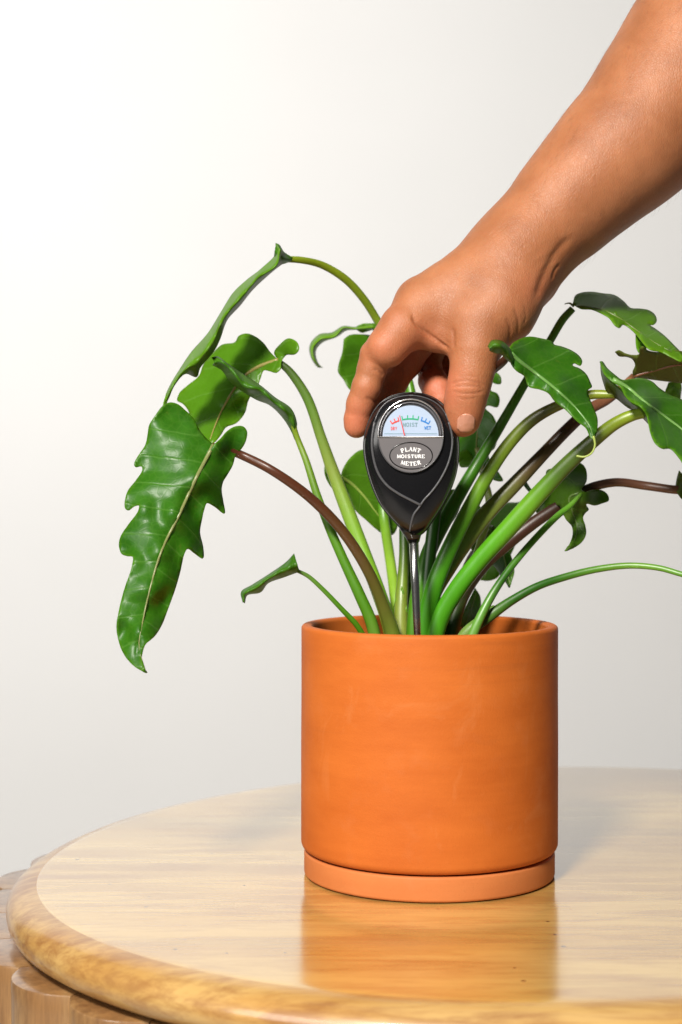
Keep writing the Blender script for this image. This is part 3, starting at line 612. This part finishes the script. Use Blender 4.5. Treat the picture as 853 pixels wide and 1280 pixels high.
leaf([(610, 648), (618, 638), (632, 629), (648, 628), (664, 624), (668, 640), (650, 655), (645, 680), (632, 705), (622, 722), (606, 726), (596, 722), (592, 700), (600, 676)], [(655, 628), (635, 650), (618, 680), (606, 722)], [(610, 648, 1.09), (664, 624, 1.1), (606, 726, 1.07), (592, 700, 1.08), (645, 680, 1.07)], fold=.02, tone=(.55, .35, 0), vein=28, slope=.7, midr=2.5, midcol=(.3, .42, .14), label='pale out of focus leaf low behind the stalks')
leaf([(602, 664), (610, 657), (618, 658), (620, 668), (612, 674), (610, 682), (602, 690), (592, 690), (588, 680), (592, 670)], [(612, 662), (596, 686)], [(602, 664, 1.03), (620, 668, 1.03), (592, 690, 1.02)], tone=(.2, 0, .35), midr=1.3, grid=3, label='small brownish curled leaf among the stalks')
leaf([(630, 692), (636, 690), (641, 702), (643, 715), (640, 726), (637, 735), (634, 730), (628, 722), (620, 710), (614, 703), (620, 696)], [(630, 694), (634, 712), (638, 732)], [(630, 692, 1.0), (614, 703, 1.01), (637, 735, .99)], fold=.02, tone=(0, 0, .08), midr=1.2, grid=3, label='small dark pointed leaf low among the stalks')
leaf([(594, 735), (600, 745), (601, 760), (596, 775), (585, 785), (575, 782), (582, 760)], [(596, 740), (582, 782)], [(594, 735, 1.02), (601, 760, 1.02), (580, 782, 1.0)], tone=(.4, .3, 0), midr=1.2, grid=3)
# papery sheaths round the crown, and a leaf seen through the fingers
for o_, m_, d_, t_ in (([(495, 800), (491, 770), (497, 742), (502, 733), (507, 748), (511, 775), (511, 800)], [(503, 800), (502, 736)], .968, (.2, 1, 0)),
                       ([(533, 805), (536, 775), (545, 745), (549, 738), (551, 752), (548, 780), (546, 805)], [(540, 805), (549, 740)], .975, (.2, .7, .1)),
                       ([(575, 805), (585, 785), (602, 766), (618, 757), (611, 770), (597, 790), (590, 805)], [(582, 805), (616, 758)], .955, (.5, .8, 0)),
                       ([(505, 505), (503, 492), (507, 478), (512, 470), (518, 484), (522, 500), (518, 510)], [(512, 508), (512, 471)], 1.04, (0, .9, 0))):
    leaf(o_, m_, [(*o_[0], d_), (*o_[2], d_+.004), (*o_[-2], d_)], tone=t_, midr=0, grid=3, vein=12)

# ------------------------------------------------------------------ moisture meter
MY = .915
meter = empty('moisture_meter', P(522, 812, MY)); tag(meter, 'black teardrop moisture meter with a dial and metal probe, held between thumb and index finger', 'moisture meter')
mo = P(514, 558, MY)                     # face centre
PXM = MY/FPX
tilt = math.radians(1.2)
def mpt(px, py, dz):                     # a point on the meter: pixels in its face plane, dz towards the viewer in metres
    x, z = (px-514)*PXM, -(py-558)*PXM
    return np.array((mo[0]+x, mo[1]-dz, mo[2]+z))
OUT = [(516, 491), (532, 493.5), (548, 501), (560, 513), (567.5, 528), (572.5, 546), (573.5, 565), (570, 592), (558, 624), (543, 648), (529, 666), (517, 671), (508, 666), (491, 649), (477, 632), (466, 609), (458, 582), (455, 560), (457, 541), (463, 523), (473, 507), (485, 497.5), (500, 492.5)]
ol = spline(OUT+[OUT[0]], 97)[:-1]; nO = 96
ctr = np.array((514., 562.))
levels = [(.0, .0099), (.25, .0099), (.45, .0098), (.62, .0096), (.74, .0090), (.84, .0078), (.92, .0060), (.97, .0040), (.995, .0018), (1.0, 0), (.995, -.003), (.97, -.006), (.90, -.0095), (.75, -.0125), (.5, -.0145), (.25, -.0152), (.0, -.0155)]
def front_h(px, py):
    q = np.array([[px, py]])-ctr; a = math.atan2(q[0, 1], q[0, 0]); oa = np.arctan2(ol[:, 1]-ctr[1], ol[:, 0]-ctr[0])
    i = np.argmin(np.abs((oa-a+math.pi) % (2*math.pi)-math.pi)); R = np.linalg.norm(ol[i]-ctr); rho = min(np.linalg.norm(q)/R, 1)
    ks = [l[0] for l in levels[:10]]; hs = [l[1] for l in levels[:10]]
    return float(np.interp(rho, ks, hs))
V = []; F = []
for f, h in levels:
    for k in range(nO):
        p = ctr+(ol[k]-ctr)*f; V.append(mpt(p[0], p[1], h))
for r in range(len(levels)-1):
    for k in range(nO):
        l = (k+1) % nO; F.append((r*nO+k, r*nO+l, (r+1)*nO+l, (r+1)*nO+k))
body = mesh('body', V, F, M['black'], meter)
# grey rim line round the widest part and raised face lines
V, F = tube([mpt(*(ctr+(ol[k % nO]-ctr)*1.002), .0002) for k in range(nO+1)], .0004, 6); mesh('rim_line', V, F, M['blackmat'], body)
def seam(pts, r=.00055, lift=.0002, name='face_line', mat='seam', n=60):
    s = spline(pts, n); path = [mpt(a, b, front_h(a, b)+lift) for a, b in s]
    V, F = tube(path, r, 8); return mesh(name, V, F, M[mat], body)
seam([(468, 528), (465, 550), (466, 568), (472, 590), (483, 606), (498, 617), (513, 625), (525, 631)], .0007)
seam([(560, 528), (564, 545), (564, 560), (559, 580), (549, 600), (539, 614), (529, 625), (523, 634), (517, 642), (514, 652), (512, 664)], .0006)
seam([(468, 528), (474, 514), (484, 503), (498, 497), (514, 495), (531, 498), (545, 505), (555, 516), (560, 528)], .00035, 0)
# neck collar and the probe
V, F = tube([P(514.5, 655, MY+.001), P(516, 664, MY+.001), P(517, 672, MY+.001), P(517.5, 678, MY+.001)], [.0075, .0058, .0040, .0030], 24, .9); mesh('collar', V, F, M['black'], meter)
V, F = tube([P(517.2, 668, MY+.001), P(519.5, 730, MY+.001), P(522, 793, MY+.001), P(523.5, 830, MY+.001)], [.0027, .0023, .0020, .0020], 24, 1.); mesh('probe', V, F, M['chrome'], meter)
# face plate: oval, lower half grey label, upper half a glazed dial
FC = (512.5, 545.5); FRX, FRY = 40.0, 45.0; HY = 547.0; FH = .0116
def ring_pts(rx, ry, cx, cy, n=64, a0=0, a1=2*math.pi, end=False): return [(cx+rx*math.cos(a), cy+ry*math.sin(a)) for a in np.linspace(a0, a1, n, endpoint=end)]
def slab(pts, h0, h1, mat, name, parent, smooth=False):
    n = len(pts); V = [mpt(a, b, h0) for a, b in pts]+[mpt(a, b, h1) for a, b in pts]
    F = [tuple(range(n, 2*n))]+[(i, (i+1) % n, n+(i+1) % n, n+i) for i in range(n)]
    return mesh(name, V, F, mat, parent, smooth)
a_s = math.asin((HY-FC[1])/FRY)
low = ring_pts(FRX, FRY, *FC, 50, a_s, math.pi-a_s, True)
label_plate = slab(low, .0085, FH, M['grey'], 'label_plate', body)
up = ring_pts(FRX, FRY, *FC, 60, math.pi-a_s, 2*math.pi+a_s, True)
hous = slab([(a, b) for a, b in up], .0060, .0106, M['darkgap'], 'dial_housing', body)
V, F = tube([mpt(a, b, FH+.0001) for a, b in up+[up[0]]], .00045, 6); mesh('dial_bezel', V, F, M['silver'], body)
V, F = tube([mpt(a, b, FH-.0002) for a, b in low], .0004, 6); mesh('label_bezel', V, F, M['seam'], body)
def half(rx, ry, yb, n=50): a = math.asin(min((yb-FC[1])/ry, 1)); return ring_pts(rx, ry, FC[0], FC[1], n, math.pi-a, 2*math.pi+a, True)
dial = slab(half(34.5, 37.5, HY-1.2), .0100, .0108, M['dial'], 'dial_face', body)
V, F = tube([mpt(a, b, .0113) for a, b in half(37, 41, HY-1.0)], .0004, 6); mesh('dial_liner', V, F, M['grey'], body)
# glass dome
V = []; F = []; g0 = half(38, 43, HY-.5, 40); ng = len(g0)
gc = np.array((FC[0], 527.))
for f, h in ((1, .0117), (.9, .0122), (.7, .0126), (.4, .0128), (.05, .0129)):
    for a, b in g0: p = gc+(np.array((a, b))-gc)*f; V.append(mpt(p[0], p[1], h))
for r in range(4):
    for k in range(ng): l = (k+1) % ng; F.append((r*ng+k, r*ng+l, (r+1)*ng+l, (r+1)*ng+k))
F.append(tuple(range(4*ng, 5*ng))); mesh('dial_glass', V, F, M['glass'], body)
# scale
PV = (512., 569.); DH = .01085
def pol(r, deg): a = math.radians(deg); return (PV[0]+r*math.sin(a), PV[1]-r*math.cos(a))
def flatpoly(polys, h, mat, name, parent, th=.00012):
    V = []; F = []
    for pts in polys:
        n = len(pts); b = len(V)
        V += [mpt(x, y, h-.0001) for x, y in pts]+[mpt(x, y, h+th) for x, y in pts]
        F.append(tuple(range(b+n, b+2*n))); F += [(b+i, b+(i+1) % n, b+n+(i+1) % n, b+n+i) for i in range(n)]
    return mesh(name, V, F, mat, parent, False)
def scale(d0, d1, nt, mat, name):
    polys = []
    ds = np.linspace(d0, d1, 9)
    for i in range(8): polys.append([pol(43.6, ds[i]), pol(43.6, ds[i+1]), pol(45.4, ds[i+1]), pol(45.4, ds[i])])
    for d in np.linspace(d0+.7, d1-.7, nt): polys.append([pol(45.3, d-.75), pol(45.3, d+.75), pol(49, d+.75), pol(49, d-.75)])
    return flatpoly(polys, DH, mat, name, dial)
scale(-31, -17.5, 3, M['red'], 'red_scale'); scale(-13, 13, 4, M['green'], 'green_scale'); scale(17, 31, 3, M['blue'], 'blue_scale')
flatpoly([[(504.2, 545), (505.6, 545), (499.0, 520), (498.2, 520)]], DH+.0006, M['red'], 'needle', dial)
flatpoly([[(480, 542.6), (545, 542.6), (545, 543.1), (480, 543.1)]], DH, M['ink'], 'dial_line', dial)
# stroke letters on a 1 x 1 cell: (polyline, weight)
def bowl(cx, cy, rx, ry, a0, a1, n=10): return [(cx+rx*math.cos(math.radians(a)), cy+ry*math.sin(math.radians(a))) for a in np.linspace(a0, a1, n)]
LET = {'P': [([(.2, 0), (.2, 1)], 1), ([(.2, 1)]+bowl(.48, .74, .3, .26, 90, -90)+[(.2, .48)], .8), ([(.04, 0), (.4, 0)], .4), ([(.04, 1), (.3, 1)], .4)],
 'L': [([(.22, 0), (.22, 1)], 1), ([(.22, 0), (.86, 0), (.86, .25)], .6), ([(.04, 1), (.42, 1)], .4), ([(.04, 0), (.3, 0)], .4)],
 'A': [([(.12, 0), (.5, 1)], .5), ([(.5, 1), (.84, 0)], 1), ([(.25, .34), (.7, .34)], .4), ([(0, 0), (.26, 0)], .4), ([(.68, 0), (1, 0)], .4)],
 'N': [([(.18, 0), (.18, 1)], .55), ([(.18, 1), (.82, 0)], 1), ([(.82, 0), (.82, 1)], .55), ([(.02, 0), (.34, 0)], .4), ([(.02, 1), (.26, 1)], .4), ([(.68, 1), (.98, 1)], .4)],
 'T': [([(.5, 0), (.5, 1)], 1), ([(.08, .74), (.08, 1), (.92, 1), (.92, .74)], .55), ([(.3, 0), (.7, 0)], .4)],
 'M': [([(.12, 0), (.16, 1)], .5), ([(.16, 1), (.5, .12)], .95), ([(.5, .12), (.84, 1)], .5), ([(.84, 1), (.88, 0)], .95), ([(0, 0), (.26, 0)], .4), ([(.72, 0), (1, 0)], .4)],
 'O': [(bowl(.5, .5, .4, .5, 0, 360, 20), .85)],
 'I': [([(.5, 0), (.5, 1)], 1), ([(.28, 0), (.72, 0)], .4), ([(.28, 1), (.72, 1)], .4)],
 'S': [(bowl(.5, .74, .32, .26, 20, 270, 10)+bowl(.5, .25, .34, .25, 90, -160, 10)[1:], .8)],
 'U': [([(.2, 1), (.2, .35)]+bowl(.5, .32, .3, .32, 180, 360, 8)+[(.8, 1)], .85), ([(.04, 1), (.38, 1)], .4), ([(.66, 1), (.95, 1)], .4)],
 'R': [([(.2, 0), (.2, 1)], 1), ([(.2, 1)]+bowl(.46, .76, .28, .24, 90, -90)+[(.2, .52)], .8), ([(.46, .52), (.84, 0)], .9), ([(.04, 0), (.36, 0)], .4), ([(.74, 0), (.98, 0)], .4)],
 'E': [([(.2, 0), (.2, 1)], 1), ([(.05, 1), (.84, 1), (.84, .78)], .55), ([(.2, .52), (.62, .52)], .5), ([(.05, 0), (.88, 0), (.88, .24)], .55)],
 'D': [([(.2, 0), (.2, 1)], .9), ([(.2, 1)]+bowl(.42, .5, .42, .5, 90, -90)+[(.2, 0)], .8)],
 'Y': [([(.08, 1), (.5, .5)], .8), ([(.92, 1), (.5, .5)], .8), ([(.5, .5), (.5, 0)], .8)],
 'W': [([(.05, 1), (.28, 0), (.5, .8), (.72, 0), (.95, 1)], .7)]}
def word(text, cx, cy, wd, ht, wt, mat, name, parent, h, arch=0., sag=0.):
    polys = []; n = len(text); cw = wd/n; wide = {'M': 1.15, 'I': .7, 'O': 1.05, 'W': 1.2}
    ws = [wide.get(ch, 1) for ch in text]; tot = sum(ws); x = cx-wd/2
    for ch, q in zip(text, ws):
        w_ = wd*q/tot; xc = x+w_/2; u = (xc-cx)/(wd/2); ang = math.radians(arch)*u; yo = sag*u*u; x += w_
        def tr(px, py):
            a, b = (px-.5)*w_*.9, (py-.5)*ht
            return (xc+a*math.cos(ang)+b*math.sin(ang), cy+yo-(b*math.cos(ang)-a*math.sin(ang)))
        for line, wgt in LET[ch]:
            pts = np.array([tr(*p_) for p_ in line]); hw = wt*wgt/2
            for i in range(len(pts)-1):
                d = pts[i+1]-pts[i]; L = np.linalg.norm(d)
                if L < 1e-6: continue
                d /= L; nn = np.array((-d[1], d[0]))*hw; a = pts[i]-d*hw*.35; b = pts[i+1]+d*hw*.35
                polys.append([tuple(a+nn), tuple(b+nn), tuple(b-nn), tuple(a-nn)])
    # alternate the height a hair so overlapping strokes never share a plane
    V = []; F = []
    for i, pts in enumerate(polys):
        b = len(V); hh = h+.00010+(i % 7)*.000012
        V += [mpt(x_, y_, h-.0001) for x_, y_ in pts]+[mpt(x_, y_, hh) for x_, y_ in pts]
        F.append((b+4, b+5, b+6, b+7)); F += [(b+k, b+(k+1) % 4, b+4+(k+1) % 4, b+4+k) for k in range(4)]
    return mesh(name, V, F, mat, parent, False)
word('MOIST', 511.8, 531.6, 19, 4.4, .8, M['ink'], 'dial_lettering', dial, DH)
word('DRY', 491.8, 536.4, 8, 3.8, .7, M['red'], 'dial_lettering', dial, DH)
word('WET', 533.4, 535.6, 8.5, 4, .75, M['blue'], 'dial_lettering', dial, DH)
EC = (513, 570)
V, F = tube([mpt(EC[0]+26.3*math.cos(a), EC[1]+16.4*math.sin(a), FH) for a in np.linspace(0, 2*math.pi, 65)], .00032, 6); mesh('label_border', V, F, M['black'], label_plate)
word('PLANT', 512.6, 562.0, 25.0, 4.6, 1.25, M['white'], 'label_lettering', label_plate, FH, 26, 2.6)
word('MOISTURE', 512.8, 570.8, 35, 3.9, 1.15, M['white'], 'label_lettering', label_plate, FH)
word('METER', 512.8, 580.0, 25.0, 4.5, 1.25, M['white'], 'label_lettering', label_plate, FH, -20, -2.2)

# ------------------------------------------------------------------ the hand and forearm: one continuous skin
D0 = .915
def W(c): return D0+c/100.
def cone(a, b): return (P(a[0], a[1], W(a[2])), P(b[0], b[1], W(b[2])), a[3]*W(a[2])/FPX, b[3]*W(b[2])/FPX)
def chain(*pts): return [cone(pts[i], pts[i+1]) for i in range(len(pts)-1)]
ARM = chain((656, 304, 2.2, 51), (684, 278, 2.6, 55), (716, 246, 2.9, 64.5), (756, 206, 3.2, 72), (792, 172, 3.5, 79), (836, 116, 4.0, 87), (878, 60, 4.5, 95), (960, -50, 5.5, 104), (1020, -130, 6, 106))
ARM += chain((640, 325, 3.6, 44), (700, 270, 4.0, 50), (800, 172, 4.6, 74))
HANDB = chain((652, 312, 2.2, 50), (622, 340, 1.9, 50), (575, 368, 1.5, 42), (529, 380, 1.3, 35)) \
      + chain((640, 330, 3.2, 44), (547, 392, 3.1, 32)) + chain((640, 335, 3.8, 42), (564, 400, 4.5, 30)) + chain((650, 340, 4.2, 38), (590, 408, 5.6, 27)) \
      + chain((640, 350, 1.2, 48), (622, 385, .6, 44), (600, 412, .1, 32)) + chain((585, 395, .9, 34), (540, 402, .9, 30))
THUMB = chain((600, 408, -.1, 33), (594, 440, -.5, 27.5), (590, 466, -.6, 25)) + chain((590, 466, -.6, 25), (585, 488, -.55, 23.8)) + chain((585, 488, -.55, 23.8), (581, 512, -.35, 21), (580, 526, -.2, 19.5))
THUMB += chain((580, 500, -.2, 20), (575, 524, .0, 16))
INDEX = chain((529, 384, 1.0, 33), (504, 410, .2, 29), (484, 434, -.2, 26)) + chain((470, 444, .25, 20.5), (465, 462, .35, 18), (459, 482, .4, 17.6)) + chain((458, 484, .3, 18.0), (451, 505, .6, 17.3), (447, 524, .85, 16.3), (446, 532, .9, 15.6))
LOBE = chain((648, 374, 2.4, 28), (669, 357, 3.1, 24))
WEB = chain((516, 412, .6, 22), (548, 418, .5, 21), (572, 420, .5, 22))
MIDDLE = chain((545, 392, 3.0, 26), (520, 430, 2.9, 21), (508, 452, 2.9, 20)) + chain((508, 452, 2.9, 19), (492, 478, 2.6, 17)) + chain((491, 480, 2.6, 17), (482, 505, 2.2, 15.5), (481, 520, 2.0, 14))
RING = chain((565, 400, 4.5, 24), (540, 430, 4.8, 20), (534, 444, 4.8, 18.5)) + chain((534, 446, 4.7, 17.5), (538, 464, 4.0, 16)) + chain((541, 476, 3.4, 18.5), (548, 488, 2.8, 18.5), (552, 500, 2.5, 16))
PINKY = chain((588, 405, 5.7, 22), (566, 436, 5.9, 17), (562, 455, 5.8, 16)) + chain((562, 457, 5.7, 15), (566, 478, 5.0, 15), (570, 496, 4.4, 14))
def sd(p, c):
    a, b, ra, rb = c; pa = p-a.astype(np.float32); ba = (b-a).astype(np.float32)
    h = np.clip((pa@ba)/float(ba@ba+1e-12), 0, 1)
    return np.sqrt(((pa-h[:, None]*ba)**2).sum(1))-(ra+(rb-ra)*h)
def smin(a, b, k):
    h = np.maximum(k-np.abs(a-b), 0)/k
    return np.minimum(a, b)-h*h*k*.25
def group(p, prims, k):
    d = sd(p, prims[0])
    for c in prims[1:]: d = smin(d, sd(p, c), k)
    return d
def sdf(p):
    p = p.astype(np.float32)
    b = smin(group(p, ARM, .012), group(p, HANDB, .012), .016)
    b = smin(b, group(p, LOBE, .004), .0045)
    b = smin(b, group(p, WEB, .004), .003)
    b = smin(b, group(p, THUMB, .0055), .010)
    b = smin(b, group(p, INDEX, .0020), .0055)
    f = np.minimum(group(p, MIDDLE, .003), np.minimum(group(p, RING, .003), group(p, PINKY, .003)))
    return smin(b, f, .004)
lo = np.array((.0, .84, .50)); hi = np.array((.30, 1.045, .50))
pts = np.vstack([[c[0], c[1]] for g in (ARM, HANDB, THUMB, INDEX, MIDDLE, RING, PINKY, WEB) for c in g]); rr = .052
lo = pts.min(0)-.02; hi = pts.max(0)+rr; hi[0] = min(hi[0], .275); lo[1] = pts[:, 1].min()-.048; hi[2] = min(hi[2], P(426, -90, .95)[2])
H = .00095; B = 8
nb = np.ceil((hi-lo)/(H*B)).astype(int); n3 = nb*B
bc = np.stack(np.meshgrid(*[np.arange(k) for k in nb], indexing='ij'), -1).reshape(-1, 3)
cen = lo+(bc+.5)*H*B-H*.5; dc = sdf(cen)
act = np.abs(dc) < H*B*.87+.004
D = np.repeat(np.repeat(np.repeat(np.where(dc < 0, -1., 1.).astype(np.float32).reshape(nb), B, 0), B, 1), B, 2)
off = np.stack(np.meshgrid(*[np.arange(B)]*3, indexing='ij'), -1).reshape(-1, 3)
ab = bc[act]
for s0 in range(0, len(ab), 1500):
    q = ab[s0:s0+1500]; idx = (q[:, None]*B+off[None]).reshape(-1, 3)
    D[idx[:, 0], idx[:, 1], idx[:, 2]] = sdf(lo+idx*H)
# close the arm where it leaves the grid
D[0] = 1; D[-1] = 1; D[:, 0] = 1; D[:, -1] = 1; D[:, :, 0] = 1; D[:, :, -1] = 1
inn = D < 0
cs = np.zeros(tuple(np.array(D.shape)-1), np.int8)
for i in (0, 1):
    for j in (0, 1):
        for k in (0, 1): cs += inn[i:i+cs.shape[0], j:j+cs.shape[1], k:k+cs.shape[2]]
cells = np.argwhere((cs > 0) & (cs < 8)); vid = -np.ones(cs.shape, np.int64); vid[tuple(cells.T)] = np.arange(len(cells))
acc = np.zeros((len(cells), 3)); cnt = np.zeros(len(cells))
for ax in range(3):
    o1, o2 = [a for a in range(3) if a != ax]
    for i in (0, 1):
        for j in (0, 1):
            c0 = cells.copy(); c0[:, o1] += i; c0[:, o2] += j; c1 = c0.copy(); c1[:, ax] += 1
            d0 = D[tuple(c0.T)]; d1 = D[tuple(c1.T)]; mk = (d0 < 0) != (d1 < 0)
            t = np.where(mk, d0/(d0-d1+1e-12), 0); pp = c0.astype(float); pp[:, ax] += t
            acc[mk] += pp[mk]; cnt[mk] += 1
hv = lo+acc/cnt[:, None]*H
faces = []
for ax in range(3):
    o1, o2 = (ax+1) % 3, (ax+2) % 3
    sl0 = [slice(1, -1)]*3; sl0[ax] = slice(0, -1); sl1 = list(sl0); sl1[ax] = slice(1, None)
    a, b = inn[tuple(sl0)], inn[tuple(sl1)]; e = np.argwhere(a != b); flip = a[tuple(e.T)]
    base = e.copy(); base[:, o1] += 1; base[:, o2] += 1
    def vv(d1, d2): q = base.copy(); q[:, o1] -= d1; q[:, o2] -= d2; return vid[tuple(q.T)]
    quad = np.stack([vv(1, 1), vv(0, 1), vv(0, 0), vv(1, 0)], 1)
    quad[~flip] = quad[~flip][:, ::-1]; faces.append(quad[(quad >= 0).all(1)])
faces = np.vstack(faces)
def grad(p, e=.0004):
    g = np.zeros_like(p)
    for s in ((1, -1, -1), (-1, -1, 1), (-1, 1, -1), (1, 1, 1)): s = np.array(s, float); g += s*sdf(p+s*e)[:, None]
    L = np.linalg.norm(g, axis=1)[:, None]; return g/(L+1e-12)
G = grad(hv)
inside_grid = np.all((hv > lo+H*2.5) & (hv < lo+(n3-3)*H), axis=1)
for _ in range(2):
    d = sdf(hv); hv[inside_grid] -= (d[:, None]*G*.9)[inside_grid]
G = grad(hv)
# creases, folds and wrinkles pressed into the skin, their shade painted in: (pixel polyline, width px, depth mm, farthest distance cm)
px, py = to_px(hv); Q = np.c_[px, py]; facing = -G[:, 1] > .05; tone = np.zeros((len(hv), 3))
def crease(line, sig, amp, far=2.2, shade=1., near=-5):
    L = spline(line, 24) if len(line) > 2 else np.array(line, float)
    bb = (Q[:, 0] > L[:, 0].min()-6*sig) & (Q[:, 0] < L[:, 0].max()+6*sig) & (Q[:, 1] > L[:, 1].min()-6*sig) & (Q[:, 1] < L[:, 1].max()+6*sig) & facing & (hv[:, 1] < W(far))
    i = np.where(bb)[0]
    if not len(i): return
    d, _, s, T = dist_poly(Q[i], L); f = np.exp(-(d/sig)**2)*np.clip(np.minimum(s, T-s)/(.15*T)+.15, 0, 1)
    hv[i] -= G[i]*(f*amp/1000)[:, None]; tone[i, 1] = np.maximum(tone[i, 1], f*shade)
# thumb knuckle
crease([(563, 480), (572, 477), (584, 476), (597, 478), (607, 482)], 1.5, .45, shade=.55)
crease([(565, 484), (576, 482), (588, 482), (600, 484), (606, 487)], 1.3, .5, shade=.6)
crease([(566, 489), (577, 491), (590, 492), (601, 490), (606, 488)], 1.4, .5, shade=.6)
crease([(570, 496), (582, 499), (596, 497)], 1.2, .3, shade=.4); crease([(573, 471), (584, 470), (596, 472)], 1.3, .25, shade=.3)
# finger folds
crease([(458, 497), (465, 500), (472, 505)], 1.7, .6, shade=.6); crease([(467, 461), (474, 464), (480, 470)], 1.9, .7, shade=.6)
pass
crease([(515, 392), (520, 403), (530, 413), (543, 423), (553, 431), (562, 437)], 2.4, 1.5, shade=.25)
crease([(547, 417), (556, 425), (564, 430)], 1.4, .3, shade=.2); crease([(566, 408), (567, 422), (567, 436)], 2.4, .7, shade=.5)
# base of the thumb and wrist
crease([(633, 397), (638, 410), (637, 428)], 2.0, .5, shade=.5); crease([(643, 386), (648, 400), (648, 418)], 1.8, .55, shade=.5); crease([(656, 384), (658, 396), (655, 406)], 1.4, .25, shade=.25)
crease([(714, 297), (702, 308), (692, 322), (684, 338), (677, 354), (670, 376)], 5.0, 1.0, far=4.5, shade=.0)
crease([(700, 330), (694, 338), (690, 350)], 1.6, .6, far=5, shade=.4)
for k in range(13):                      # faint wrist lines
    x0 = 612+k*5.2+rng.uniform(-2, 2); y0 = 296+k*3.8+rng.uniform(-3, 3)
    crease([(x0, y0), (x0+12, y0-11), (x0+26, y0-19)], .9, .13, shade=.10)
for c, r, a in (((476, 434), 26, .45), ((446, 528), 34, .75), ((459, 492), 18, .35), ((582, 530), 30, .45), ((584, 486), 20, .25), ((545, 484), 34, .9), ((520, 455), 40, .6), ((525, 428), 34, .35), ((490, 400), 30, .2), ((672, 362), 26, .3)):
    tone[:, 0] = np.maximum(tone[:, 0], a*np.exp(-((Q[:, 0]-c[0])**2+(Q[:, 1]-c[1])**2)/r**2))
tone[:, 0] += .10*(hv[:, 1] > W(2.3))*(Q[:, 0] < 600)
mole = ((Q[:, 0]-786)**2+(Q[:, 1]-59)**2 < 4) & facing; tone[mole, 1] = 1.6
person = mesh('person', hv, faces, M['skin'], col=np.clip(tone, 0, 1))
recentre(person, P(880, -60, W(4)))
tag(person, 'bare forearm and hand reaching down from the upper right to grip the moisture meter', 'person')
# fine hairs on the forearm
cand = np.where((Q[:, 0] > 640) & (Q[:, 0] < 900) & (hv[:, 1] < W(4.5)) & (Q[:, 1] < 330))[0]
pick = rng.choice(cand, 520, replace=False); V = []; F = []
axis = P(656, 304, W(2.2))-P(800, 165, W(3.5)); axis /= np.linalg.norm(axis)
for i in pick:
    nrm = G[i]; d = axis+np.array((.35, 0, -.5))*rng.uniform(.2, 1.2)+nrm*.35; d -= nrm*np.dot(d, nrm)*.55; d /= np.linalg.norm(d)
    L = rng.uniform(.003, .0065); side = np.cross(d, nrm); side /= np.linalg.norm(side)+1e-9; p0 = hv[i]-nrm*.0002; b = len(V)
    for k in range(4):
        u = k/3; c = p0+d*L*u+nrm*.0010*math.sin(u*2.6)+np.array((0, 0, -.0008))*u*u; rr_ = .000032*(1-.8*u)
        V += [c+side*rr_, c-side*rr_*.5+nrm*rr_*.87, c-side*rr_*.5-nrm*rr_*.87]
    for k in range(3):
        for j in range(3): F.append((b+k*3+j, b+k*3+(j+1) % 3, b+k*3+3+(j+1) % 3, b+k*3+3+j))
hair = mesh('arm_hair', V, F, m_plain('hair', (.16, .08, .04), .5), person); hair['kind'] = 'stuff'
# thumbnail: marched onto the skin
def march(px, py, y0=.86, y1=.96):
    ys = np.linspace(y0, y1, 260); q = P_arr(np.c_[np.full(260, px), np.full(260, py), ys]); d = sdf(q); i = np.argmax(d < 0)
    return ys[i] if d[i] < 0 else None
nu, nvv = 13, 13; V = []
for j in range(nvv):
    v = j/(nvv-1)
    for i in range(nu):
        u = -1+2*i/(nu-1)
        hw = 11.0*(1-.42*max(0, (.35-v)/.35)**2.4)*(1 if v < .85 else 1-.22*((v-.85)/.15)**2)
        x = 582.8-.06*(v-.5)*20+u*hw; yy = 519+21.5*v-2.0*(1-v)*(1-abs(u)**2)-(abs(u)**3)*3.0*v
        y = march(x, yy) or W(-.9)
        V.append(P(x, yy, y-.00012-.0003*v))
V = np.array(V); 
F = [(j*nu+i, (j+1)*nu+i, (j+1)*nu+i+1, j*nu+i+1) for j in range(nvv-1) for i in range(nu-1)]
nl = mesh('thumbnail', V, F, M['nail'], person); md = nl.modifiers.new('thickness', 'SOLIDIFY'); md.thickness = .0007; md.offset = 0
